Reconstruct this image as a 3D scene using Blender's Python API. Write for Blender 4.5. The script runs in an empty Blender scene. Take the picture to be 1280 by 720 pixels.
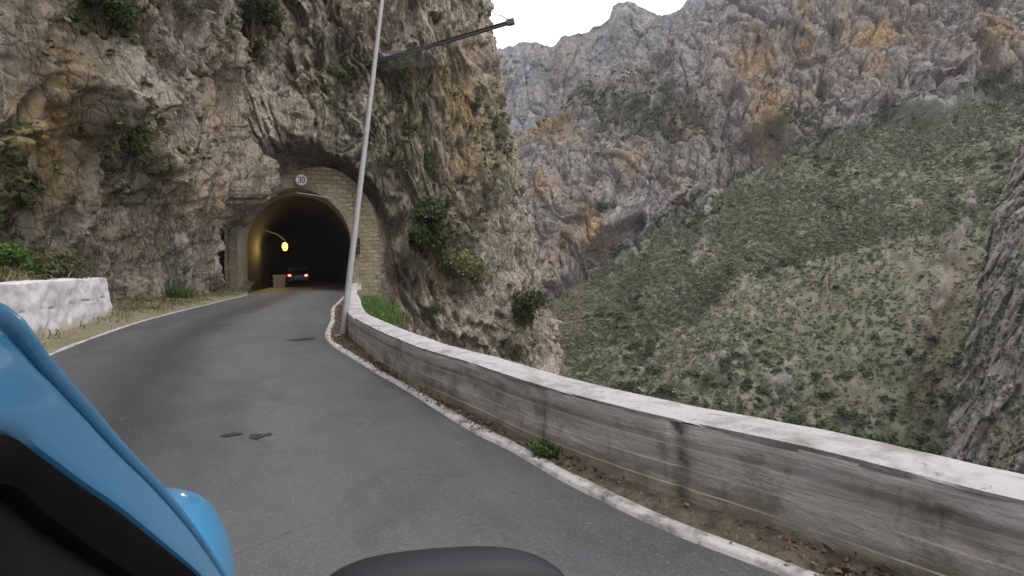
import bpy, bmesh, math, random
import numpy as np
from mathutils import Vector, Matrix

random.seed(7)
RNG = np.random.default_rng(11)
SC = bpy.context.scene
COL = SC.collection
HAZE = .00018
H = 1.5                      # eye height above the road
FPX = 698.0                  # focal length for a frame 1280 wide
PITCH = math.atan(25.0 / FPX)

# ------------------------------------------------------------------ basics
def ray(x, y):
    a = (x - 640.0) / FPX
    b = (360.0 - y) / FPX
    c, s = math.cos(PITCH), math.sin(PITCH)
    return np.array([a, c + b * s, -s + b * c])

def G(x, y, z=0.0):
    r = ray(x, y)
    return r[:2] * ((z - H) / r[2])

def D(x, y, d):
    r = ray(x, y)
    return np.array([0, 0, H]) + r * (d / r[1])

def project(P):
    P = np.asarray(P, float)
    c, s = math.cos(PITCH), math.sin(PITCH)
    q = P - np.array([0, 0, H])
    f = q[:, 1] * c - q[:, 2] * s
    u = q[:, 1] * s + q[:, 2] * c
    f = np.where(f < 0.1, 0.1, f)
    return 640 + FPX * q[:, 0] / f, 360 - FPX * u / f, f

def catmull(pts, per=24):
    P = np.asarray(pts, float)
    P = np.vstack([2 * P[0] - P[1], P, 2 * P[-1] - P[-2]])
    out = []
    t = np.linspace(0, 1, per, endpoint=False)[:, None]
    for i in range(1, len(P) - 2):
        p0, p1, p2, p3 = P[i - 1], P[i], P[i + 1], P[i + 2]
        out.append(0.5 * (2 * p1 + (p2 - p0) * t + (2 * p0 - 5 * p1 + 4 * p2 - p3) * t ** 2 + (3 * p1 - p0 - 3 * p2 + p3) * t ** 3))
    out.append(P[-2][None])
    return np.vstack(out)

def arclen(P):
    return np.concatenate([[0], np.cumsum(np.linalg.norm(np.diff(P, axis=0), axis=1))])

def resample(P, n):
    s = arclen(P)
    t = np.linspace(0, s[-1], n) if np.isscalar(n) else np.asarray(n)
    return np.stack([np.interp(t, s, P[:, k]) for k in range(P.shape[1])], 1)

def normals2(P):
    t = np.gradient(P[:, :2], axis=0)
    t /= np.linalg.norm(t, axis=1)[:, None] + 1e-9
    return np.stack([t[:, 1], -t[:, 0]], 1)      # to the right of travel

def smooth1(a, n=1):
    a = a.copy()
    for _ in range(n):
        a[1:-1] = (a[:-2] + 2 * a[1:-1] + a[2:]) / 4
    return a

def sstep(a, b, x):
    t = np.clip((x - a) / (b - a), 0, 1)
    return t * t * (3 - 2 * t)

# ------------------------------------------------------------------ noise
_perm = np.random.default_rng(3).permutation(256).astype(np.int32)
_perm = np.concatenate([_perm, _perm])
_g = np.array([[1,1,0],[-1,1,0],[1,-1,0],[-1,-1,0],[1,0,1],[-1,0,1],[1,0,-1],[-1,0,-1],[0,1,1],[0,-1,1],[0,1,-1],[0,-1,-1],[1,1,0],[-1,1,0],[0,-1,1],[0,-1,-1]], float)
_rx, _ry, _rz = [np.random.default_rng(k).random(256) for k in (21, 22, 23)]

def _hash(i, j, k):
    return _perm[(_perm[(_perm[i & 255] + j) & 255] + k) & 255]

def perlin(P):
    I = np.floor(P).astype(np.int32)
    F = P - I
    U = F ** 3 * (F * (F * 6 - 15) + 10)
    def corner(a, b, c):
        g = _g[_hash(I[:, 0] + a, I[:, 1] + b, I[:, 2] + c) & 15]
        return g[:, 0] * (F[:, 0] - a) + g[:, 1] * (F[:, 1] - b) + g[:, 2] * (F[:, 2] - c)
    def lx(b, c):
        p = corner(0, b, c)
        return p + U[:, 0] * (corner(1, b, c) - p)
    def ly(c):
        p = lx(0, c)
        return p + U[:, 1] * (lx(1, c) - p)
    p = ly(0)
    return p + U[:, 2] * (ly(1) - p)

def fbm(P, o=4, gain=0.5, lac=2.03):
    v = 0; a = 1.0; n = 0
    for i in range(o):
        v = v + a * perlin(P + 17.3 * i); n += a
        P = P * lac; a *= gain
    return v / n * 1.6

def ridged(P, o=4, gain=0.5, lac=2.05):
    v = 0; a = 1.0; n = 0
    for i in range(o):
        v = v + a * (1 - 2 * np.abs(perlin(P + 31.7 * i))); n += a
        P = P * lac; a *= gain
    return v / n

def worley(P):
    I = np.floor(P).astype(np.int32)
    d1 = np.full(len(P), 9.0); d2 = np.full(len(P), 9.0); cid = np.zeros(len(P))
    for a in (-1, 0, 1):
        for b in (-1, 0, 1):
            for c in (-1, 0, 1):
                h = _hash(I[:, 0] + a, I[:, 1] + b, I[:, 2] + c)
                q = np.stack([I[:, 0] + a + _rx[h], I[:, 1] + b + _ry[h], I[:, 2] + c + _rz[h]], 1) - P
                d = np.sqrt((q * q).sum(1))
                m = d < d1
                d2 = np.where(m, d1, np.minimum(d2, d))
                cid = np.where(m, _rx[(h * 7) & 255], cid)
                d1 = np.where(m, d, d1)
    return d1, d2, cid

# ------------------------------------------------------------------ materials
class Mat:
    def __init__(s, name):
        s.m = bpy.data.materials.new(name); s.m.use_nodes = True
        s.nt = s.m.node_tree; s.nt.nodes.clear()
        s.out = s.nt.nodes.new('ShaderNodeOutputMaterial')
    def n(s, t, **k):
        nd = s.nt.nodes.new(t)
        for a, v in k.items():
            setattr(nd, a, v)
        return nd
    def put(s, sock, v):
        if hasattr(v, 'is_output') or isinstance(v, bpy.types.NodeSocket):
            s.nt.links.new(v, sock)
        elif isinstance(v, (tuple, list)) and len(v) == 3 and sock.type == 'RGBA':
            sock.default_value = (*v, 1)
        else:
            sock.default_value = v
    def vec(s, scale=(1, 1, 1), src='Object', rot=(0, 0, 0)):
        tc = s.n('ShaderNodeTexCoord')
        mp = s.n('ShaderNodeMapping')
        mp.inputs['Scale'].default_value = scale
        mp.inputs['Rotation'].default_value = rot
        s.nt.links.new(tc.outputs[src], mp.inputs['Vector'])
        return mp.outputs[0]
    def noise(s, v, scale=1, detail=4, rough=.55, dist=0):
        nd = s.n('ShaderNodeTexNoise')
        s.put(nd.inputs['Vector'], v)
        nd.inputs['Scale'].default_value = scale; nd.inputs['Detail'].default_value = detail
        nd.inputs['Roughness'].default_value = rough; nd.inputs['Distortion'].default_value = dist
        return nd.outputs[0]
    def vor(s, v, scale=1, feature='F1', rand=1):
        nd = s.n('ShaderNodeTexVoronoi', feature=feature)
        s.put(nd.inputs['Vector'], v); nd.inputs['Scale'].default_value = scale
        nd.inputs['Randomness'].default_value = rand
        return nd.outputs[0]
    def ramp(s, f, stops, interp='LINEAR'):
        nd = s.n('ShaderNodeValToRGB'); e = nd.color_ramp.elements
        nd.color_ramp.interpolation = interp
        while len(e) < len(stops): e.new(.5)
        for i, (p, c) in enumerate(stops):
            e[i].position = p
            e[i].color = (*c, 1) if isinstance(c, tuple) else (c, c, c, 1)
        s.put(nd.inputs[0], f)
        return nd.outputs[0]
    def mix(s, f, a, b, mode='MIX'):
        nd = s.n('ShaderNodeMix', data_type='RGBA', blend_type=mode)
        s.put(nd.inputs[0], f); s.put(nd.inputs[6], a); s.put(nd.inputs[7], b)
        return nd.outputs[2]
    def math(s, op, a, b=0.0, clamp=False):
        nd = s.n('ShaderNodeMath', operation=op, use_clamp=clamp)
        s.put(nd.inputs[0], a); s.put(nd.inputs[1], b)
        return nd.outputs[0]
    def attr(s, name, out='Fac'):
        return s.n('ShaderNodeAttribute', attribute_name=name).outputs[out]
    def uv(s):
        sp = s.n('ShaderNodeSeparateXYZ')
        s.nt.links.new(s.n('ShaderNodeTexCoord').outputs['UV'], sp.inputs[0])
        return sp.outputs[0], sp.outputs[1]
    def comb(s, x, y, z=0.0):
        nd = s.n('ShaderNodeCombineXYZ')
        s.put(nd.inputs[0], x); s.put(nd.inputs[1], y); s.put(nd.inputs[2], z)
        return nd.outputs[0]
    def bump(s, h, strength=.5, dist=.1, normal=None):
        nd = s.n('ShaderNodeBump')
        nd.inputs['Strength'].default_value = strength; nd.inputs['Distance'].default_value = dist
        s.put(nd.inputs['Height'], h)
        if normal is not None: s.put(nd.inputs['Normal'], normal)
        return nd.outputs[0]
    def bsdf(s, color, rough=.8, normal=None, spec=.3, metal=0, coat=0, trans=0):
        b = s.n('ShaderNodeBsdfPrincipled')
        s.put(b.inputs['Base Color'], color); s.put(b.inputs['Roughness'], rough)
        b.inputs['Specular IOR Level'].default_value = spec
        b.inputs['Metallic'].default_value = metal
        b.inputs['Coat Weight'].default_value = coat
        b.inputs['Coat Roughness'].default_value = .08
        if normal is not None: s.put(b.inputs['Normal'], normal)
        s.nt.links.new(b.outputs[0], s.out.inputs[0])
        return s.m

def m_rock(name, grey, dark, tan, ochre, green, f=1.0, streak=.5, bump=.6, tint=(1, 1, 1), speck=0.0):
    b = Mat(name)
    v = b.vec((1, 1, .6))
    big = b.noise(v, .22 * f, 6, .62, .6)
    med = b.noise(v, 1.1 * f, 8, .68, .4)
    fine = b.noise(v, 6 * f, 6, .7)
    c = b.mix(b.ramp(big, [(.36, 0.0), (.62, 1.0)]), grey, tan)
    c = b.mix(b.ramp(med, [(.40, .95), (.58, 0.0)]), c, dark)
    c = b.mix(b.ramp(fine, [(.5, 0.0), (.68, .7)]), c, tuple(min(1, x * 1.5) for x in grey))
    st = b.noise(b.vec((1, 1, .10)), .9 * f, 5, .65, .3)
    c = b.mix(b.math('MULTIPLY', b.ramp(st, [(.5, 0.0), (.66, 1.0)]), streak), c, tuple(x * .42 for x in dark))
    pal = b.noise(b.vec((1, 1, .18)), 1.4 * f, 5, .7, .2)
    c = b.mix(b.math('MULTIPLY', b.ramp(pal, [(.56, 0.0), (.7, .8)]), .7), c, tuple(min(1, x * 1.75) for x in grey))
    on = b.noise(v, .5 * f, 6, .7)
    oc = b.math('MULTIPLY', b.attr('ochre'), b.ramp(on, [(.40, .15), (.54, 1.0)]))
    c = b.mix(oc, c, b.mix(b.ramp(fine, [(.35, 0.0), (.65, 1.0)]), ochre, tuple(x * .55 for x in ochre)))
    gn = b.noise(b.vec((1, 1, .5)), 2.0 * f, 8, .75)
    gr = b.math('MULTIPLY', b.attr('veg'), b.ramp(gn, [(.38, 0.0), (.6, 1.0)]))
    c = b.mix(gr, c, b.mix(b.ramp(fine, [(.35, 0.0), (.65, 1.0)]), green, tuple(x * .5 for x in green)))
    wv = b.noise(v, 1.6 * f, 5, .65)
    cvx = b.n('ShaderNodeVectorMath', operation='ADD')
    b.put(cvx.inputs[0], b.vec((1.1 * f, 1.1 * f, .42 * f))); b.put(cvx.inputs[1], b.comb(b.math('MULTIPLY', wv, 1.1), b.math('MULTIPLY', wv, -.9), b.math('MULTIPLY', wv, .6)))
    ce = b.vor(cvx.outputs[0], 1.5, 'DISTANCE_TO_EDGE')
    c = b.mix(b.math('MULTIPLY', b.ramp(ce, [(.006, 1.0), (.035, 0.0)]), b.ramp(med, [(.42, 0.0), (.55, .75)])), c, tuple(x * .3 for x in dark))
    if speck:
        sp = b.noise(v, 3.4 * f, 7, .78, .2)
        c = b.mix(b.math('MULTIPLY', b.ramp(sp, [(.36, 1.0), (.43, 0.0)]), speck), c, (.045, .045, .034))
        c = b.mix(b.math('MULTIPLY', b.ramp(b.noise(v, 5.5 * f, 6, .75, .2), [(.60, 0.0), (.66, 1.0)]), speck * .6), c, tuple(min(1, x * 1.45) for x in grey))
    c = b.mix(1.0, c, tint, 'MULTIPLY')
    cr = b.vor(v, 2.6 * f, 'DISTANCE_TO_EDGE')
    hgt = b.math('ADD', b.math('ADD', b.noise(v, 3.2 * f, 10, .72, .3), b.math('MULTIPLY', b.ramp(ce, [(0.0, 0.0), (.08, 1.0)]), .22)), b.math('MULTIPLY', b.ramp(cr, [(0.0, 0.0), (.12, 1.0)]), .18))
    nrm = b.bump(hgt, bump, .35 / f)
    return b.bsdf(c, .92, nrm, .12)

MATS = {}
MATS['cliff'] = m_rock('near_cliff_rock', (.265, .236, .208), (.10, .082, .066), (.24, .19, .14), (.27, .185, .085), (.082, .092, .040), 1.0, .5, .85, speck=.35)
MATS['nose'] = MATS['cliff']
MATS['mountain'] = m_rock('gorge_rock', (.185, .178, .180), (.095, .086, .085), (.185, .158, .142), (.275, .18, .095), (.06, .068, .04), .22, .3, 1.0, speck=.8)
MATS['peak'] = m_rock('grey_peak_rock', (.175, .175, .185), (.105, .102, .108), (.18, .162, .163), (.22, .165, .12), (.08, .085, .065), .16, .3, 1.0, speck=.5)

def m_hill():
    b = Mat('scrub_hillside_soil')
    v = b.vec((1, 1, 1))
    n1 = b.noise(v, .12, 6, .65)
    n2 = b.noise(v, .9, 6, .7)
    n3 = b.noise(v, 3.0, 5, .7)
    c = b.mix(b.ramp(n1, [(.4, 0.0), (.62, 1.0)]), (.098, .10, .064), (.13, .122, .094))
    c = b.mix(b.ramp(n2, [(.42, 0.0), (.6, .8)]), c, (.085, .092, .05))
    c = b.mix(b.ramp(n3, [(.58, 0.0), (.7, .45)]), c, (.22, .21, .195))
    c = b.mix(b.ramp(b.noise(b.vec((.55, .10, .10)), 1.0, 6, .7), [(.52, 0.0), (.64, .45)]), c, (.185, .175, .155))
    rk = b.math('MULTIPLY', b.attr('rock'), b.ramp(n2, [(.25, .6), (.5, 1.0)]))
    rc = b.mix(b.ramp(b.noise(v, .5, 8, .7), [(.4, 0.0), (.62, 1.0)]), (.095, .09, .083), (.165, .16, .152))
    c = b.mix(b.math('MULTIPLY', rk, .85), c, rc)
    c = b.mix(b.math('MULTIPLY', b.attr('soil'), b.ramp(n2, [(.3, .4), (.6, 1.0)])), c, (.185, .13, .085))
    return b.bsdf(c, .95, b.bump(b.noise(v, 1.6, 8, .7), .7, .6), .08)
MATS['hill'] = m_hill()

def m_asphalt():
    b = Mat('worn_asphalt')
    U, V = b.uv()
    v = b.vec((1, 1, 1))
    st = b.comb(b.math('MULTIPLY', U, 7.0), b.math('MULTIPLY', V, .35))
    nb = b.noise(st, 1.0, 5, .6, .3)
    ns = b.noise(v, 55, 3, .7)
    ng = b.noise(v, 1.3, 6, .65)
    c = b.ramp(nb, [(.34, (.025, .0248, .0275)), (.64, (.046, .0455, .0495))])
    c = b.mix(b.ramp(ng, [(.42, 0.0), (.7, .45)]), c, (.064, .062, .065))
    # darker oily run between the wheel tracks, lighter polished tracks
    def band(cn, w):
        return b.math('SUBTRACT', 1.0, b.math('DIVIDE', b.math('ABSOLUTE', b.math('SUBTRACT', b.math('ADD', U, b.math('MULTIPLY', b.math('SUBTRACT', nb, .5), .10)), cn)), w), True)
    c = b.mix(b.math('MULTIPLY', band(.40, .16), .95), c, (.013, .0128, .0145))
    c = b.mix(b.math('MULTIPLY', band(.68, .2), .6), c, (.068, .067, .071))
    c = b.mix(b.ramp(ns, [(.56, 0.0), (.72, .55)]), c, (.125, .122, .125))
    c = b.mix(b.ramp(ns, [(.28, .6), (.42, 0.0)]), c, (.018, .018, .02))
    sc = b.noise(b.comb(b.math('MULTIPLY', U, 70.0), b.math('MULTIPLY', V, 1.7)), 1, 3, .6)
    c = b.mix(b.ramp(sc, [(.66, 0.0), (.74, .35)]), c, (.12, .118, .12))
    ck = b.vor(b.comb(b.math('ADD', b.math('MULTIPLY', U, 6.0), b.math('MULTIPLY', ng, .8)), b.math('MULTIPLY', V, .8)), .9, 'DISTANCE_TO_EDGE')
    c = b.mix(b.math('MULTIPLY', b.ramp(ck, [(.004, 1.0), (.012, 0.0)]), b.ramp(ng, [(.52, 0.0), (.60, .45)])), c, (.014, .012, .013))
    c = b.mix(b.ramp(b.noise(v, .55, 7, .72, .8), [(.53, 0.0), (.60, .45)]), c, (.026, .0255, .028))
    c = b.mix(b.ramp(b.noise(v, 140, 2, .6), [(.60, 0.0), (.70, .5)]), c, (.16, .157, .16))
    c = b.mix(b.math('MULTIPLY', b.attr('spot'), b.ramp(b.noise(v, 9, 4, .6), [(.38, 0.0), (.55, 1.0)])), c, (.014, .014, .015))
    return b.bsdf(c, .72, b.bump(b.math('ADD', ns, b.math('MULTIPLY', b.noise(v, 18, 3, .6), .6)), .6, .014), .3)
MATS['asphalt'] = m_asphalt()

def m_board():
    b = Mat('board_marked_concrete')
    U, V = b.uv()
    uv = b.comb(U, V)
    v = b.vec((1, 1, 1))
    lng = b.comb(b.math('MULTIPLY', U, 1.0), b.math('MULTIPLY', V, 9.0))
    n1 = b.noise(lng, .9, 6, .65, .4)
    n2 = b.noise(uv, 2.4, 6, .65, .3)
    n3 = b.noise(v, 22, 5, .7)
    c = b.ramp(n1, [(.32, (.31, .28, .255)), (.5, (.42, .38, .35)), (.68, (.50, .465, .44))])
    c = b.mix(b.ramp(n2, [(.50, 0.0), (.60, .6)]), c, (.19, .172, .152))
    c = b.mix(b.ramp(b.noise(b.comb(b.math('MULTIPLY', U, 5.0), b.math('MULTIPLY', V, 1.2)), 1.3, 5, .65, .3), [(.56, 0.0), (.68, .6)]), c, (.13, .118, .10))
    c = b.mix(b.ramp(b.noise(uv, 5.5, 7, .72, .5), [(.54, 0.0), (.66, .55)]), c, (.47, .42, .405))
    # chalky left-over whitewash, thickest under the coping
    wn = b.noise(b.comb(b.math('MULTIPLY', U, .75), b.math('MULTIPLY', V, 2.0)), 1.6, 6, .7, .6)
    hi = b.math('ADD', b.math('MULTIPLY', b.math('SUBTRACT', V, .36), 1.6), wn)
    c = b.mix(b.ramp(hi, [(.60, 0.0), (.74, .62)]), c, (.50, .46, .455))
    c = b.mix(b.ramp(b.math('SUBTRACT', V, b.math('MULTIPLY', wn, .20)), [(.425, 0.0), (.445, 1.0)]), c, (.62, .60, .60))
    # damp green foot
    ft = b.math('SUBTRACT', b.math('ADD', b.math('MULTIPLY', n2, .34), .06), V)
    c = b.mix(b.ramp(ft, [(0.0, 0.0), (.2, .75)]), c, (.165, .142, .092))
    # board joints
    fr = b.math('FRACT', b.math('ADD', b.math('DIVIDE', V, .128), b.math('MULTIPLY', b.noise(b.comb(U, 0.0), .5, 2), .12)))
    ln = b.math('LESS_THAN', fr, .085)
    on = b.ramp(b.noise(lng, .8, 3), [(.38, 0.0), (.5, 1.0)])
    c = b.mix(b.math('MULTIPLY', b.math('MULTIPLY', ln, on), .75), c, (.60, .52, .47))
    c = b.mix(b.math('MULTIPLY', b.attr('crack'), b.ramp(b.noise(v, 12, 5, .6), [(.33, .35), (.55, 1.0)])), c, (.05, .045, .038))
    h = b.math('ADD', b.math('MULTIPLY', ln, .8), b.math('ADD', n3, b.math('MULTIPLY', n1, 1.6)))
    return b.bsdf(c, .9, b.bump(h, .5, .012), .15)
MATS['board'] = m_board()

def m_paint(name, col, dirt, scale=3.0, amount=.6):
    b = Mat(name)
    v = b.vec()
    n = b.noise(v, scale, 8, .7, .2)
    n2 = b.noise(v, scale * 6, 5, .7)
    c = b.mix(b.ramp(n, [(.48, 0.0), (.66, amount)]), col, dirt)
    c = b.mix(b.ramp(n2, [(.58, 0.0), (.72, amount * .8)]), c, tuple(x * .55 for x in dirt))
    return b.bsdf(c, .8, b.bump(b.math('ADD', n2, n), .4, .02), .2)
MATS['coping'] = m_paint('white_coping_paint', (.265, .253, .26), (.145, .132, .12), 2.6, 1.0)
MATS['kerb'] = m_paint('worn_kerb_paint', (.31, .295, .29), (.095, .087, .08), 4.0, 1.0)
MATS['line'] = m_paint('worn_line_paint', (.28, .27, .265), (.09, .086, .082), 5.0, 1.0)

def m_whitewall():
    b = Mat('whitewashed_masonry')
    v = b.vec()
    n = b.noise(v, 1.1, 8, .68, .4)
    n2 = b.noise(v, 7, 6, .7)
    c = b.mix(b.ramp(n, [(.50, 0.0), (.68, .55)]), (.40, .385, .40), (.29, .255, .25))
    c = b.mix(b.ramp(n2, [(.60, 0.0), (.74, .5)]), c, (.28, .25, .23))
    U, V = b.uv()
    low = b.math('SUBTRACT', b.math('MULTIPLY', n, .55), V)
    c = b.mix(b.ramp(low, [(.0, 0.0), (.16, .75)]), c, (.25, .22, .14))
    c = b.mix(b.attr('crack'), c, (.16, .14, .13))
    return b.bsdf(c, .85, b.bump(b.math('ADD', n2, n), .6, .04), .2)
MATS['whitewall'] = m_whitewall()

def m_soil(name, a, bb, g, gam=.5):
    b = Mat(name)
    v = b.vec()
    n = b.noise(v, 1.4, 7, .7)
    n2 = b.noise(v, 9, 6, .7)
    c = b.mix(b.ramp(n2, [(.36, 0.0), (.62, 1.0)]), a, bb)
    c = b.mix(b.ramp(n, [(.46, 0.0), (.62, gam)]), c, g)
    c = b.mix(b.ramp(b.noise(v, 30, 3, .6), [(.62, 0.0), (.72, .6)]), c, tuple(x * 2.2 for x in bb))
    return b.bsdf(c, .95, b.bump(n2, .9, .06), .1)
MATS['gutter'] = m_soil('gutter_dirt', (.045, .036, .03), (.105, .085, .068), (.06, .062, .03), .4)
MATS['verge'] = m_soil('verge_soil', (.085, .07, .05), (.17, .145, .11), (.085, .10, .035), .8)
MATS['bank'] = m_soil('bank_soil', (.08, .068, .045), (.14, .12, .085), (.06, .085, .025), .9)
MATS['floor'] = m_soil('gorge_floor_gravel', (.10, .095, .08), (.18, .17, .15), (.08, .09, .05), .8)

def m_masonry():
    b = Mat('ochre_portal_masonry')
    U, V = b.uv()
    v = b.vec()
    wob = b.math('MULTIPLY', b.math('SUBTRACT', b.noise(v, 2.2, 5), .5), .30)
    br = b.n('ShaderNodeTexBrick')
    b.put(br.inputs['Vector'], b.comb(b.math('ADD', U, wob), b.math('ADD', V, wob)))
    br.inputs['Color1'].default_value = (.27, .22, .135, 1); br.inputs['Color2'].default_value = (.14, .12, .075, 1)
    br.inputs['Mortar'].default_value = (.05, .045, .035, 1)
    br.inputs['Scale'].default_value = 1.0; br.inputs['Mortar Size'].default_value = .028
    br.inputs['Brick Width'].default_value = .62; br.inputs['Row Height'].default_value = .27
    n = b.noise(v, 4, 7, .7)
    c = b.mix(b.ramp(n, [(.4, .7), (.6, 0.0)]), br.outputs[0], (.13, .11, .075), 'MIX')
    c = b.mix(b.ramp(b.noise(v, .8, 5), [(.46, 0.0), (.6, .8)]), c, (.15, .13, .09))
    h = b.math('ADD', b.math('MULTIPLY', br.outputs[1], -1.0), b.math('MULTIPLY', n, .8))
    return b.bsdf(c, .9, b.bump(h, .9, .08), .15)
MATS['masonry'] = m_masonry()
def m_simple_stone(name, a, c2, s=3):
    b = Mat(name); v = b.vec(); n = b.noise(v, s, 8, .7, .3)
    return b.bsdf(b.ramp(n, [(.3, a), (.68, c2)]), .9, b.bump(n, .6, .05), .15)
MATS['ring'] = m_simple_stone('arch_ring_stone', (.085, .075, .055), (.19, .16, .115))
MATS['lining'] = m_simple_stone('concrete_lining', (.15, .13, .105), (.24, .213, .175), 1.0)
MATS['bore'] = m_simple_stone('shade_dark_bore_rock', (.004, .004, .004), (.013, .012, .011), 1.2)  # near-black base colour paints in the daylight fall-off inside the tunnel
MATS['beige'] = m_simple_stone('beige_block', (.30, .23, .13), (.40, .31, .18))
MATS['embank'] = MATS['cliff']

def m_flat(name, col, rough=.6, spec=.3, metal=0, coat=0, var=.15, s=8):
    b = Mat(name); n = b.noise(b.vec(), s, 5, .65)
    c = b.mix(b.ramp(n, [(.3, 0.0), (.7, 1.0)]), tuple(x * (1 - var) for x in col), tuple(min(1, x * (1 + var)) for x in col))
    return b.bsdf(c, rough, None, spec, metal, coat)
MATS['galv'] = m_flat('galvanised_steel', (.24, .24, .24), .6, .3, .2, 0, .12, 6)
MATS['rust_steel'] = m_flat('dark_weathered_steel', (.055, .052, .055), .7, .3, .2, 0, .3, 5)
MATS['cable'] = m_flat('steel_cable', (.10, .10, .105), .6)
MATS['net'] = m_flat('grey_wire', (.15, .15, .16), .6)
def m_grain():
    b = Mat('black_grained_plastic'); v = b.vec()
    n = b.noise(v, 14, 5, .65); g = b.vor(v, 420)
    c = b.ramp(n, [(.3, (.010, .0103, .0125)), (.7, (.015, .0152, .018))])
    c = b.mix(b.ramp(b.noise(v, 60, 4, .7), [(.66, 0.0), (.78, .2)]), c, (.05, .048, .048))
    return b.bsdf(c, .55, b.bump(g, .10, .001), .2)
MATS['black_plastic'] = m_grain()
MATS['rubber'] = m_flat('black_rubber_seal', (.006, .005, .0055), .7, .0)
MATS['tyre'] = m_flat('tyre_rubber', (.015, .015, .015), .85, .2)
MATS['alloy'] = m_flat('alloy', (.45, .45, .46), .35, .5, .8)
MATS['interior'] = m_flat('dark_interior', (.010, .009, .010), .9, .1)
MATS['dash'] = m_flat('grey_interior_trim', (.045, .042, .048), .8, .2)
MATS['darkcar'] = m_flat('dark_car_paint', (.004, .004, .005), .45, .3, 0, .2)
MATS['sign_red'] = m_flat('faded_sign_red', (.17, .05, .045), .6)
MATS['sign_white'] = m_flat('faded_sign_white', (.40, .37, .37), .6)
MATS['sign_black'] = m_flat('sign_black', (.03, .027, .03), .6)
MATS['plate'] = m_flat('number_plate', (.14, .14, .13), .5)
MATS['white_plastic'] = m_flat('white_plastic', (.6, .6, .6), .5)

def m_carpaint():
    b = Mat('blue_car_paint')
    n = b.noise(b.vec(), 3, 3)
    c = b.ramp(n, [(.3, (.020, .140, .275)), (.7, (.024, .155, .30))])
    sp = b.noise(b.vec(), 120, 2)
    c = b.mix(b.ramp(sp, [(.70, 0.0), (.74, .35)]), c, (.25, .3, .36))
    return b.bsdf(c, .38, None, .4, 0, .7)
MATS['blue'] = m_carpaint()
def m_glass():
    b = Mat('dark_tinted_glass')
    return b.bsdf((.004, .0037, .0045), .35, None, .02)
MATS['glass'] = m_glass()
def m_emit(name, col, st):
    b = Mat(name); e = b.n('ShaderNodeEmission'); e.inputs[0].default_value = (*col, 1); e.inputs[1].default_value = st
    b.nt.links.new(e.outputs[0], b.out.inputs[0]); return b.m
MATS['lamp_glow'] = m_emit('sodium_lamp_glow', (1.0, .50, .045), 4.2)
MATS['tail_glow'] = m_emit('tail_light_glow', (1.0, .05, .04), 1.6)
MATS['tail_core'] = m_emit('tail_light_core', (1.0, .5, .45), 2.2)

def m_leaf(name, a, c2, s=2.5):
    b = Mat(name)
    n = b.noise(b.vec(), s, 4, .65)
    c = b.mix(b.ramp(n, [(.35, 0.0), (.65, 1.0)]), a, c2)
    t = b.attr('tint')
    c = b.mix(1.0, c, b.ramp(t, [(0.0, (.55, .55, .5)), (.5, (1.0, 1.0, 1.0)), (1.0, (1.6, 1.55, 1.5))]), 'MULTIPLY')
    bs = b.n('ShaderNodeBsdfPrincipled')
    b.put(bs.inputs['Base Color'], c); bs.inputs['Roughness'].default_value = .8; bs.inputs['Specular IOR Level'].default_value = .12
    tr = b.n('ShaderNodeBsdfTranslucent'); b.put(tr.inputs[0], c)
    mx = b.n('ShaderNodeMixShader'); mx.inputs[0].default_value = .22
    b.nt.links.new(bs.outputs[0], mx.inputs[1]); b.nt.links.new(tr.outputs[0], mx.inputs[2])
    b.nt.links.new(mx.outputs[0], b.out.inputs[0])
    return b.m
MATS['leaf_green'] = m_leaf('bush_leaves', (.026, .039, .014), (.045, .062, .025))
MATS['leaf_dark'] = m_leaf('dark_bush_leaves', (.028, .038, .018), (.05, .066, .028))
MATS['leaf_olive'] = m_leaf('olive_bush_leaves', (.06, .065, .028), (.10, .105, .05))
MATS['leaf_bright'] = m_leaf('bright_grass', (.042, .08, .022), (.072, .118, .036))
MATS['leaf_dry'] = m_leaf('dry_grass', (.12, .105, .05), (.17, .15, .08))
MATS['leaf_scrub'] = m_leaf('grey_green_scrub', (.066, .075, .040), (.118, .120, .074), .09)
MATS['leaf_litter'] = m_leaf('brown_leaf_litter', (.06, .04, .028), (.15, .11, .075), 6)
MATS['twig'] = m_flat('twig_bark', (.07, .055, .042), .9, .1)

# ------------------------------------------------------------------ mesh helpers
def tag(o, label=None, cat=None, group=None, kind=None):
    if label: o['label'] = label
    if cat: o['category'] = cat
    if group: o['group'] = group
    if kind: o['kind'] = kind
    return o

def empty(name, loc, rz=0, **k):
    o = bpy.data.objects.new(name, None); COL.objects.link(o)
    o.location = loc; o.rotation_euler = (0, 0, rz); o.empty_display_size = .2
    return tag(o, **k)

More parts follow.
